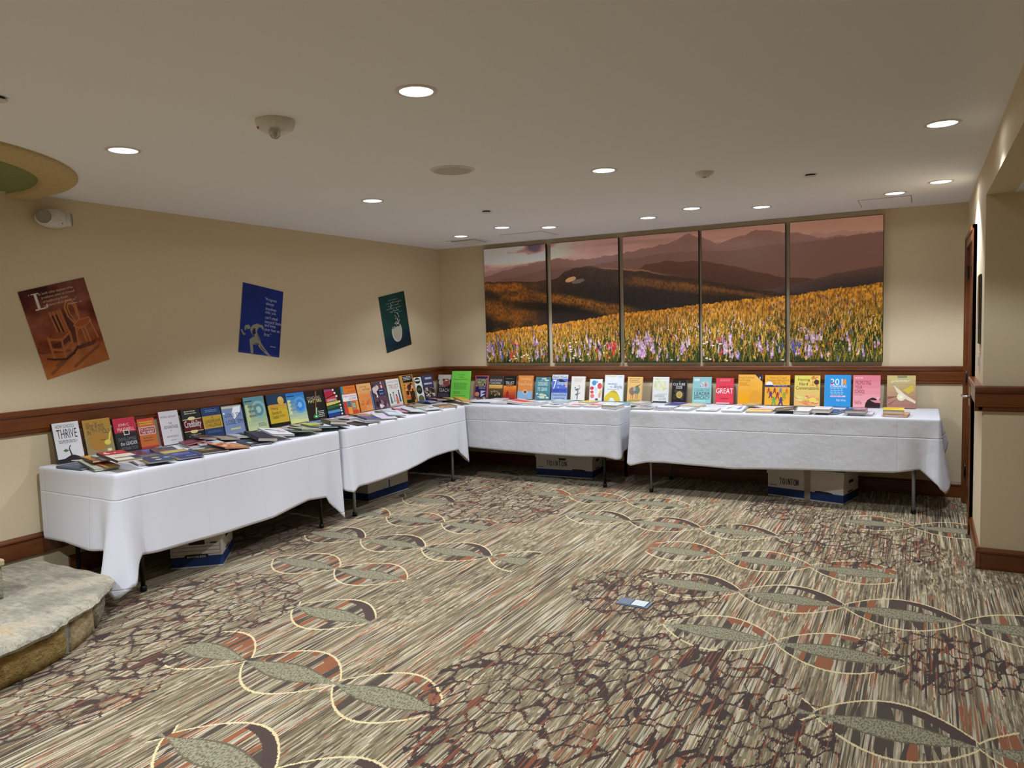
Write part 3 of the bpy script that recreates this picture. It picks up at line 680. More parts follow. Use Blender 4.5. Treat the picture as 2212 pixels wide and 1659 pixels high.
# ------------------------------------------------------------ floor fittings
def floor_box():
    o = empty('floor_outlet_box', T(3.5, -3.395, 0, math.radians(-1.5))); tag(o, 'blue grey floor outlet cover set in the carpet', 'floor outlet')
    gm = plain('outlet_grey', '6a7280', .45, .4)
    mb = MB(); mb.box((-.092, -.052, 0), (.092, .052, .006), None, .002); mb.build('frame', gm, o)
    MB().box((-.078, -.045, .0061), (-.012, .045, .0085), None, .001).build('hinged_flap', gm, o)
    MB().box((-.008, -.046, .0061), (.076, .046, .0072)).build('recess', BLACKP, o)
    LM = Mat('outlet_insert', .6, .3); x, y, z = LM.coord(); n = LM.noise(LM.vec(x*60, y*60, 0.), 1, 3); LM.base(LM.mix(n.gt(.55)*.35, 'ccd2cc', 'a4aca4'))
    MB().box((-.005, -.043, .0073), (.073, .036, .0088)).build('carpet_insert', LM.m, o)
    o = empty('floor_plug', T(4.855, -2.0, 0)); tag(o, 'small black round plug in the carpet near the hall corner', 'floor plug')
    MB().lathe([(.0001,.008),(.014,.008),(.02,.004),(.021,0)], 20).build('cap', BLACKP, o)
    MB().lathe([(.0001,.0088),(.005,.0085),(.006,.008)], 12).build('screw', GREYM, o)
floor_box()

# ------------------------------------------------------------ posters on the left wall
def wall_frame(y, z, rot, d=.004):
    c, s = math.cos(rot), math.sin(rot)
    return frame((d, y, z), (0, c, s), (0, -s, c), (1, 0, 0))
def line(img, x0, y0, x1, y1, wd, c, al=1.):
    h, w = img.shape[:2]; yy, xx = np.mgrid[0:h, 0:w]; X_ = (xx+.5)/w; Y_ = 1-(yy+.5)/h; asp = h/w
    dx, dy = x1-x0, (y1-y0)*asp; l2 = dx*dx+dy*dy+1e-12
    t = np.clip(((X_-x0)*dx+(Y_-y0)*asp*dy)/l2, 0, 1); dd = np.hypot(X_-x0-t*dx, (Y_-y0)*asp-t*dy)
    m = np.clip((wd-dd)/.006+.5, 0, 1)[..., None]*al; img[:] = img*(1-m)+np.array(c)*m
def curve(img, pts, wd, c, al=1.):
    for a, b in zip(pts[:-1], pts[1:]): line(img, a[0], a[1], b[0], b[1], wd, c, al)
def poly(img, pts, c, al=1.):
    h, w = img.shape[:2]; yy, xx = np.mgrid[0:h, 0:w]; X_ = (xx+.5)/w; Y_ = 1-(yy+.5)/h; ins = np.zeros((h, w), bool)
    for (ax, ay), (bx, by) in zip(pts, pts[1:]+pts[:1]):
        cnd = (ay > Y_) != (by > Y_)
        ins ^= cnd & (X_ < (bx-ax)*(Y_-ay)/(by-ay+1e-12)+ax)
    m = ins[..., None]*al; img[:] = img*(1-m)+np.array(c)*m
def poster(y, z, rot, w, h, img, texts, lab, extra=None, lines_=None):
    o = empty('poster', wall_frame(y, z, rot)); tag(o, lab, 'poster', 'posters on the left wall')
    MB().box((-w/2, -h/2, -.0012), (w/2, h/2, 0)).build('sheet', plain('poster_paper', 'cfc8bc', .7) if 'poster_paper' not in bpy.data.materials else bpy.data.materials['poster_paper'], o)
    grid_picture('picture', img, w, h, PAPER, o, Matrix.Translation((0, 0, .0006)))
    mb = MB()
    for (s, x0, y0, hh, c, mw) in texts:   # left x, baseline y (0..1), letter height, max width
        vs, fs, asp = text_mesh(s); tw = min(mw*w, hh*h*asp*.95); X0 = (x0-.5)*w; Y0 = (y0-.5)*h
        put_text(mb, s, X0, Y0, X0+tw, Y0+hh*h, .0012, c)
    if extra: extra(mb, w, h)
    if lines_:
        l_ = MB(); art(l_, lines_, w, h, .0012, 5); i_ = len(mb.v); mb.v += [(a-w/2, b-h/2, c_) for a, b, c_ in l_.v]; mb.f += [tuple(k+i_ for k in f_) for f_ in l_.f]; mb.c += l_.c; mb.smooth += l_.smooth
    mb.build('lettering', PAPER, o)
def poster_chairs():
    n, m = 220, 168; f = fbm(n, m, 5, 4, 5)[..., None]; g = fbm(n, m, 9, 3, 4)[..., None]
    yy = np.linspace(1, 0, n)[:, None, None]
    top = np.array((98, 44, 30)); mid = np.array((134, 66, 38)); bot = np.array((172, 98, 44))
    img = np.where(yy > .5, mid+(top-mid)*np.clip((yy-.5)*2, 0, 1), bot+(mid-bot)*np.clip((yy-.1)/.4, 0, 1))+(f-.5)*110+(g-.5)*60*np.array((1, .7, .5))
    img = img+np.zeros((n, m, 3)); wall = (yy > .34)
    poly(img, [(0,.0),(1,.0),(1,.24),(.6,.2),(0,.3)], (176, 104, 48), .45)
    for p, q in (((.05,.3),(.45,.24)), ((.2,.12),(.7,.28)), ((.45,.05),(.9,.2)), ((.1,.05),(.5,.2))): line(img, *p, *q, .02, (96, 52, 28), .5)
    poly(img, [(.48,.32),(.62,.3),(.64,.66),(.5,.66)], (52, 26, 18), .55)
    W1, W2 = (176, 104, 58), (68, 34, 22)
    # blocky wooden rocker
    poly(img, [(.32,.7),(.5,.72),(.52,.46),(.38,.44)], (150, 82, 44), .9)
    for a in (.335, .39, .445, .49): line(img, a, .7, a+.03, .44, .016, W1)
    for a in (.362, .418): line(img, a, .66, a+.03, .46, .013, (50, 28, 24))
    poly(img, [(.2,.43),(.34,.48),(.53,.44),(.4,.38)], (140, 74, 38), .95); poly(img, [(.22,.36),(.4,.37),(.52,.42),(.5,.36),(.36,.3),(.24,.31)], W2, .75)
    for p, q in (((.2,.44),(.2,.2)), ((.38,.39),(.36,.17)), ((.53,.45),(.52,.25)), ((.2,.42),(.38,.38)), ((.38,.38),(.53,.44)), ((.22,.3),(.38,.26)), ((.38,.27),(.52,.33))): line(img, *p, *q, .016, W1)
    curve(img, [(.1,.22),(.2,.19),(.36,.16),(.5,.2),(.58,.26)], .014, W2)
    # bentwood chair
    BW = (186, 118, 66)
    curve(img, [(.66,.5),(.58,.62),(.57,.72),(.62,.79),(.7,.79),(.74,.72),(.74,.62),(.73,.52)], .013, BW)
    curve(img, [(.68,.52),(.62,.63),(.61,.71),(.64,.755),(.69,.755),(.715,.7),(.715,.6)], .009, BW)
    poly(img, [(.62,.5),(.72,.55),(.88,.55),(.9,.51),(.8,.465),(.66,.465)], (170, 84, 40)); curve(img, [(.62,.5),(.72,.55),(.88,.55),(.9,.51),(.8,.465),(.66,.465),(.62,.5)], .008, BW)
    for p, q in (((.64,.48),(.6,.27)), ((.78,.47),(.8,.25)), ((.88,.51),(.93,.3)), ((.72,.47),(.74,.3))): line(img, *p, *q, .011, BW)
    curve(img, [(.64,.42),(.68,.45),(.74,.46),(.78,.42)], .007, BW); poly(img, [(.55,.26),(.9,.28),(.84,.23),(.6,.22)], (60, 30, 20), .6)
    c = 'c7b49c'
    tx = [('et both sides explore what', .26, .905, .036, c, .58), ('problems unite us instead', .29, .86, .036, c, .56), ('of belaboring those', .29, .815, .036, c, .46), ('problems which divide us."', .29, .77, .036, c, .58)]
    def big(mb, w, h):
        def P(a, b): return ((a-.5)*w, (b-.5)*h, .0013)
        for q in ([(.155,.945),(.27,.945),(.27,.935),(.155,.935)], [(.195,.94),(.235,.94),(.235,.765),(.195,.765)], [(.155,.775),(.34,.775),(.34,.76),(.155,.76)], [(.31,.76),(.345,.76),(.345,.81),(.335,.81)], [(.12,.945),(.135,.945),(.13,.925)]): mb.face([P(*p) for p in q], 'd8d0c6')
    poster(-4.327, 1.6125, math.radians(14.3), .437, .567, img, tx, 'brown tilted poster with painting of two wooden chairs', big, [('l', .64, .735, .88, .75, 1, c)])
def poster_runner():
    n, m = 220, 168; yy = np.linspace(1, 0, n)[:, None, None]; img = np.zeros((n, m, 3))+np.array((16, 42, 122))+(fbm(n, m, 3, 2, 3)[..., None]-.5)*np.array((8, 18, 40))
    S, D, K = (150, 144, 128), (96, 92, 88), (24, 34, 76)
    poly(img, [(.24,.37),(.3,.42),(.4,.45),(.46,.44),(.44,.4),(.4,.34),(.44,.28),(.5,.22),(.52,.17),(.42,.14),(.36,.16),(.34,.22),(.3,.28),(.25,.32)], S)
    poly(img, [(.36,.4),(.42,.44),(.52,.44),(.56,.41),(.56,.36),(.5,.4),(.44,.4)], S)       # raised arm
    poly(img, [(.1,.36),(.13,.4),(.2,.41),(.24,.39),(.22,.35),(.15,.34),(.12,.32)], S)      # bent head
    poly(img, [(.24,.2),(.3,.24),(.42,.22),(.5,.2),(.48,.15),(.36,.14),(.31,.14)], S)       # thigh
    poly(img, [(.24,.2),(.31,.19),(.34,.08),(.35,.01),(.29,.01),(.27,.09)], S)              # fore shin
    poly(img, [(.42,.18),(.52,.18),(.62,.1),(.72,.04),(.8,.0),(.72,.0),(.6,.05),(.48,.11)], S)  # rear leg
    poly(img, [(.02,.32),(.05,.33),(.1,.28),(.14,.28),(.12,.25),(.08,.26)], S); poly(img, [(.3,.36),(.36,.38),(.38,.3),(.33,.28)], K); poly(img, [(.28,.33),(.3,.34),(.36,.25),(.33,.25)], K); poly(img, [(.36,.16),(.46,.17),(.5,.15),(.4,.135)], D); poly(img, [(.5,.15),(.6,.09),(.66,.06),(.6,.06),(.52,.11)], D); poly(img, [(.12,.36),(.14,.37),(.19,.35),(.16,.34)], D); poly(img, [(.4,.31),(.45,.26),(.5,.21),(.47,.2),(.42,.25)], D, .6)
    line(img, .02, .02, .3, .02, .003, (70, 90, 160)); line(img, .4, .02, .98, .02, .003, (70, 90, 160))
    c = 'b9c2dc'; rows = ['"Progress', ' always', ' involves', ' risk; you', " can't steal", ' second base', ' and keep', ' your feet on', ' first."']
    tx = [(s.strip(), .555 if k == 0 else .58, .8-k*.064, .058 if 'g' in s or 'y' in s or 'p' in s else .048, c, .42) for k, s in enumerate(rows)]
    poster(-2.68, 1.645, math.radians(-8.8), .442, .571, img, tx, 'blue poster with white quotation and crouching statue figure', None, [('l', .74, .13, .95, .15, 1, c)])
def poster_egg():
    n, m = 220, 168; img = np.zeros((n, m, 3))+np.array((18, 62, 56))+(fbm(n, m, 3, 2, 3)[..., None]-.5)*np.array((20, 30, 30))
    yy, xx = np.mgrid[0:n, 0:m]; X_ = (xx+.5)/m; Y_ = 1-(yy+.5)/n
    img += np.clip((.24-np.abs(Y_-.14))/.2, 0, 1)[..., None]*np.array((-2, -22, 2))
    cut = .44+.02*np.sign(np.sin(X_*90))+.10*np.clip((X_-.5)/.2, -.4, 1.)
    e = ((X_-.5)/.2)**2+((Y_-.32)/.19)**2 < 1; e &= Y_ < cut
    img[e] = (186, 180, 164); e2 = ((X_-.51)/.17)**2+((Y_-.33)/.165)**2 < 1; img[e & ~e2] = (206, 202, 190)
    e3 = ((X_-.5)/.2)**2+((Y_-.32)/.19)**2 < 1; img[e & (Y_ < .17)] -= 14
    rn = random.Random(4)
    for k in range(120):
        x = rn.gauss(.53, .075); y = .40+abs(rn.gauss(0, .1)); poly(img, [(x, y), (x+.018, y), (x+.018, y+.014), (x, y+.014)], (14, 20, 22) if y < .52 else (20, 50, 48), .9)
    for k in range(34):
        y = .44+.42*(k/34)**1.6; x = .54+rn.uniform(-1, 1)*(.11 if y < .62 else .2); poly(img, [(x, y+.012), (x+.016, y+.024), (x+.03, y+.01), (x+.014, y)], (206, 204, 190))
    img[:2] = (10, 34, 30); img[:, :2] = (10, 34, 30); img[-3:] = (8, 28, 24); img[:, -4:] = (8, 30, 26)
    c = '76857a'
    poster(-.852, 1.626, math.radians(10.3), .44, .582, img, [], 'dark green poster with white eggshell breaking into pieces', None, [('l', .32, .875, .76, .905, 1, c), ('l', .2, .825, .86, .855, 1, c), ('l', .28, .775, .76, .805, 1, c), ('l', .2, .725, .86, .755, 1, c), ('l', .32, .675, .72, .705, 1, c), ('l', .66, .645, .86, .66, 1, c)])
poster_chairs(); poster_runner(); poster_egg()

# ------------------------------------------------------------ five panel panorama of a flower meadow
def panorama():
    NH, NW = 260, 800; rs = np.random.RandomState(21)
    yy, xx = np.mgrid[0:NH, 0:NW]; X_ = (xx+.5)/NW*5.0; Y_ = 1-(yy+.5)/NH     # X in panels 0..5, Y up
    img = np.zeros((NH, NW, 3))
    def C(*a): return np.array(a, float)
    def win(a, b, sa=.18, sb=.35): return np.clip((X_-a)/sa, 0, 1)*np.clip((b-X_)/sb, 0, 1)
    t = np.clip((Y_-.75)/.25, 0, 1)[..., None]; warm = np.clip(X_/4, 0, 1)[..., None]
    img[:] = (C(164,126,120)*(1-t)+C(124,96,100)*t)*(1-warm)+(C(178,140,116)*(1-t)+C(146,110,98)*t)*warm
    cl = fbm(NH, NW, 10, 12, 4); st = vnoise(NH, NW, 44, 12)
    up_ = np.clip((Y_-.82)/.06, 0, 1)*np.clip(1.7-X_, 0, 1)
    img += (np.clip((cl-.5)*7, 0, 1)*up_)[..., None]*C(74,72,58); img += (np.clip((.47-cl)*8, 0, 1)*up_)[..., None]*C(-56,-40,-22)
    img += ((st-.5)*np.clip(2.6-np.abs(X_-1.6), 0, 1)*20)[..., None]*C(1, .8, .9)
    def ridge(pts, rough, seed, freq=60):
        r = np.random.RandomState(seed); b = np.interp(np.linspace(0, 5, NW), [p[0] for p in pts], [p[1] for p in pts])
        n1 = np.interp(np.linspace(0, freq, NW), np.arange(freq+1), r.rand(freq+1)-.5); n2 = np.interp(np.linspace(0, freq*3, NW), np.arange(freq*3+1), r.rand(freq*3+1)-.5)
        return (b+rough*(n1+.4*n2))[None]
    def layer(pts, rough, seed, ct, cb, depth, tex=0., freq=60):
        b = ridge(pts, rough, seed, freq); m = Y_ < b; d = np.clip((b-Y_)/depth, 0, 1)[..., None]; c = np.array(ct)*(1-d)+np.array(cb)*d
        if tex: c = c*(1+tex*(vnoise(NH, NW, 110, 420, rs)[..., None]-.5)*2)
        img[m] = (c+np.zeros_like(img))[m]; return b
    def blend(mask, c, al): a = (np.clip(mask, 0, 1)*al)[..., None]; img[:] = img*(1-a)+np.array(c)*a
    layer([(0,.80),(.4,.84),(.9,.86),(1.5,.83),(2.1,.86),(2.4,.85),(2.8,.88),(3.1,.90),(3.5,.88),(3.9,.90),(4.3,.915),(4.7,.905),(5,.9)], .02, 1, C(140,108,100), C(112,84,78), .2, freq=50)
    layer([(0,.76),(.3,.80),(.6,.83),(.95,.86),(1.05,.875),(1.3,.855),(1.7,.85),(2.,.865),(2.12,.885),(2.35,.905),(2.6,.925),(2.88,.985),(3.02,.955),(3.2,.895),(3.45,.93),(3.65,.965),(3.85,.955),(4.1,.92),(4.4,.87),(5,.88)], .022, 2, C(112,82,74), C(96,68,60), .28, freq=44)
    layer([(0,.70),(.5,.74),(1,.79),(1.6,.79),(2,.82),(2.5,.84),(3,.85),(3.4,.83),(3.8,.85),(4.3,.86),(5,.885)], .012, 3, C(98,70,62), C(104,74,62), .28)
    layer([(0,.60),(1.,.66),(2,.67),(2.3,.77),(2.6,.785),(3.,.77),(3.3,.73),(3.7,.66),(4,.61),(4.4,.58),(5,.6)], .012, 4, C(78,50,38), C(62,44,38), .3)
    layer([(0,.5),(2.2,.5),(3.2,.5),(3.9,.54),(4.2,.58),(4.5,.62),(4.75,.64),(5,.655)], .006, 14, C(78,58,52), C(48,40,40), .14)
    b = layer([(0,.71),(.5,.70),(.9,.69),(1.1,.71),(1.22,.76),(1.38,.785),(1.6,.785),(2,.755),(2.5,.70),(3,.63),(3.5,.55),(4,.5),(5,.48)], .012, 5, C(56,38,28), C(40,32,28), .22, tex=.2)
    f = fbm(NH, NW, 9, 15, 4); tr = .25+1.1*vnoise(NH, NW, 80, 330, rs)
    below = np.clip((b-Y_)/.03, 0, 1)
    blend(below*np.clip((f-.40)*5, 0, 1)*win(-1, 1.05, .2, .5)*tr, (150, 86, 26), .95)
    for (y0, k_, hw, a_, b_, c_, al) in [(.585,-.13,.06,.7,2.4,(164,100,30),.9),(.5,-.16,.1,-.3,.85,(156,90,26),.85),(.67,-.1,.045,1.9,3.5,(120,76,36),.75),(.62,-.12,.02,2.6,4.2,(132,82,40),.7)]:
        blend(np.clip((hw-np.abs(Y_-(y0+k_*(X_-max(a_, 0))+.03*(f-.5))))/(hw*.6), 0, 1)*win(a_, b_, .3, .5)*tr, c_, al)
    blend(np.clip((.008-np.abs(Y_-b+.004))/.006, 0, 1)*win(1.6, 2.9, .2, .6), (170, 116, 76), .7)
    e = ((X_-1.3-(Y_-.69)*2.2)/.075)**2+((Y_-.69+.06*(X_-1.3))/.026)**2; blend(np.clip((1.1-e)*3, 0, 1), (206, 140, 96), .95)
    e = ((X_-1.43-(Y_-.68)*2.2)/.09)**2+((Y_-.672)/.02)**2; blend(np.clip((1.1-e)*2.5, 0, 1), (118, 104, 100), .75)
    blend(np.clip((.05-np.abs(Y_-(.53-.06*X_)))/.03, 0, 1)*win(.2, 2., .3, .6)*np.clip(f*1.6, 0, 1), (26, 22, 18), .75)
    blend(np.clip((.30-Y_+.02*(X_))/.1, 0, 1)*(X_ < 1.2), (20, 18, 16), .7)
    # meadow
    edge = np.interp(np.linspace(0, 5, NW), [0, .5, 1, 1.5, 2, 2.5, 3, 3.5, 4, 4.5, 5], [.265, .30, .325, .355, .395, .415, .44, .465, .475, .515, .54])[None]+.014*(vnoise(1, NW, 1, 300, rs)-.5)
    m = Y_ < edge; dep = np.clip((edge-Y_)/(edge*.95), 0, 1)[..., None]
    g = np.clip(dep*1.25, 0, 1); grass = (C(196,126,38)*(1-g)+C(44,50,24)*g)*(.55+.9*vnoise(NH, NW, 60, 360, rs)[..., None])
    img[m] = grass[m]
    dk = fbm(NH, NW, 6, 18, 3); a = (np.clip((dk-.5)*7, 0, 1)*np.clip(dep[..., 0]*2.2-.5, 0, 1)*m)[..., None]; img[:] = img*(1-a*.85)+C(16,28,18)*a*.85
    rn = random.Random(9); ed = edge[0]
    def put(x, y, r0, r1, c, al=1., lean=0.):
        xi = int(x/5*NW); yi = int((1-y)*NH)
        for j in range(r1):
            q_ = yi-j; p_ = xi+int(round(lean*j))
            if 0 <= q_ < NH and 0 <= p_ < NW: img[q_, p_:min(NW, p_+r0)] = img[q_, p_:min(NW, p_+r0)]*(1-al)+np.array(c)*al
    def at():
        x = rn.uniform(0, 5); return x, ed[min(NW-1, int(x/5*NW))]
    gold = [(226,152,44), (206,130,34), (240,180,72), (190,112,30), (212,158,60), (246,206,120)]; green = [(62,78,30), (84,98,38), (40,58,26), (120,116,44), (28,42,22)]
    for k in range(7600):
        x, e_ = at(); v = rn.random()**.75; y = e_*(1-v)-.01; L_ = int(3+v*16)
        c = rn.choice(gold if rn.random() > v*.85 else green); put(x, y, 1, L_, c, .85, rn.uniform(-.35, .35)*(v > .3))
    fl = [(186,146,190), (206,164,200), (160,116,170), (216,178,192), (232,206,210)]; hot = [(214,58,66), (196,40,56), (228,92,70), (184,60,116)]; wh = [(244,238,226), (250,246,240)]; bl = [(76,80,150), (98,94,170)]
    def spike(x, y, s, pal, n): 
        for j in range(n): put(x+rn.uniform(-.006, .006), y+j*.014, max(1, s-(j*s)//(n+1)), 4, rn.choice(pal), .9)
    for k in range(420):
        x, e_ = at(); v = .08+.9*rn.random(); y = e_*(1-v); s = 1+int(v*2.6); r = rn.random()
        if r < .5: spike(x, y, s, fl, 1+int(v*3))
        elif r < .64: put(x, y, s+1, max(1, s-1), rn.choice(wh), .95)
        elif r < .72 and v > .35: put(x, y, s+1, s+1, rn.choice(hot), .9)
        elif r < .78: spike(x, y, s, bl, 2)
        else: put(x, y, s, s+1, (240, 176, 60), .9)
    for cx, n, pal in [(.1, 9, fl), (.18, 6, bl), (.45, 7, hot), (.6, 5, wh), (.85, 4, fl), (1.62, 6, fl), (1.85, 16, hot), (1.3, 8, wh), (2.22, 20, fl), (2.3, 8, fl), (2.8, 8, fl), (3.33, 14, fl), (3.27, 5, hot), (3.75, 6, fl), (4.05, 6, bl), (4.25, 10, fl), (3.1, 6, wh), (4.7, 3, fl)]:
        for k in range(n):
            x = cx+rn.gauss(0, .06); y = rn.uniform(.02, .17); s = rn.choice([3, 4, 4, 5])
            if pal is wh: put(x, y, s+1, 2, rn.choice(wh), 1.)
            elif pal is hot: put(x, y, s, s+2, rn.choice(hot), .95); put(x+.004, y+.02, s-1, 3, rn.choice(hot), .95)
            else: spike(x, y, s, pal, rn.choice([3, 5, 6]))
    v = np.clip(img, 0, 255)/255.; l = np.where(v <= .04045, v/12.92, ((v+.055)/1.055)**2.4)/np.interp(Y_, [0, .42, .6, 1], [1.0, .8, .45, .28])[..., None]  # print lightened towards the top, baking in compensation for the dimmer light there
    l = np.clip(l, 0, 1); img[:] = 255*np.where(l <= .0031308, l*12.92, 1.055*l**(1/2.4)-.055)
    E5 = [(.626, 1.386), (1.437, 2.192), (2.235, 2.997), (3.021, 3.78), (3.813, 4.572)]
    labs = ['leftmost landscape canvas with clouds and red flowers', 'second landscape canvas from the corner with a dark rounded hill', 'middle landscape canvas with the highest peak and lupins', 'fourth landscape canvas from the corner with pale ridge line', 'rightmost landscape canvas with broad golden grass slope']
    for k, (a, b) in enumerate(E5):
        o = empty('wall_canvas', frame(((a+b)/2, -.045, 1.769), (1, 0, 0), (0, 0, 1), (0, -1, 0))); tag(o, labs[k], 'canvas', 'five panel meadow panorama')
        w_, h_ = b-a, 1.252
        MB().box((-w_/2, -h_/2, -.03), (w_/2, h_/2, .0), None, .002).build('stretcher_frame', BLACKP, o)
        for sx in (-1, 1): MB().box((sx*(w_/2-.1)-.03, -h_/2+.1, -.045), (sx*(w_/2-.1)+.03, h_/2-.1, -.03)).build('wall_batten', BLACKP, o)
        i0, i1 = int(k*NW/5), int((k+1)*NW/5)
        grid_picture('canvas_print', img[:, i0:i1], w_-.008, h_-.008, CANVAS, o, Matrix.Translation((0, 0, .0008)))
panorama()

# ------------------------------------------------------------ books
def book(mw, w, h, t, cover, spine, ops, lab, group, seed):
    ct = min(.002, t*.15)
    mb = MB(); mb.box((0, 0, 0), (w, h, ct), cover); mb.box((0, 0, t-ct), (w, h, t), cover); mb.box((0, 0, ct), (.002, h, t-ct), spine)
    mb.box((-.0006, 0, 0), (.0, h, t), spine)
    o = mb.build('book', PRINT); o.matrix_world = mw
    p = MB().box((.002, .003, ct), (w-.003, h-.003, t-ct)); p.build('pages', PAGES, o)
    a = MB(); art(a, ops, w, h, t, seed)
    r = random.Random(seed); k = r.uniform(.25, .4)     # lettering on the spine
    y = .1*h
    sv = [int(spine[i:i+2], 16) for i in (0, 2, 4)]; lc = tuple(v+(62 if sum(sv) < 300 else -60) for v in sv)
    while y < .85*h and t > .013:
        y2 = min(.9*h, y+r.uniform(.03, .08)*h); a.face([(-.0009, y2, t*.35), (-.0009, y, t*.35), (-.0009, y, t*.35+t*.3), (-.0009, y2, t*.35+t*.3)], lc); y = y2+r.uniform(.012, .05)*h
    a.build('cover_print', PRINT, o)
    return tag(o, lab, 'book', group)
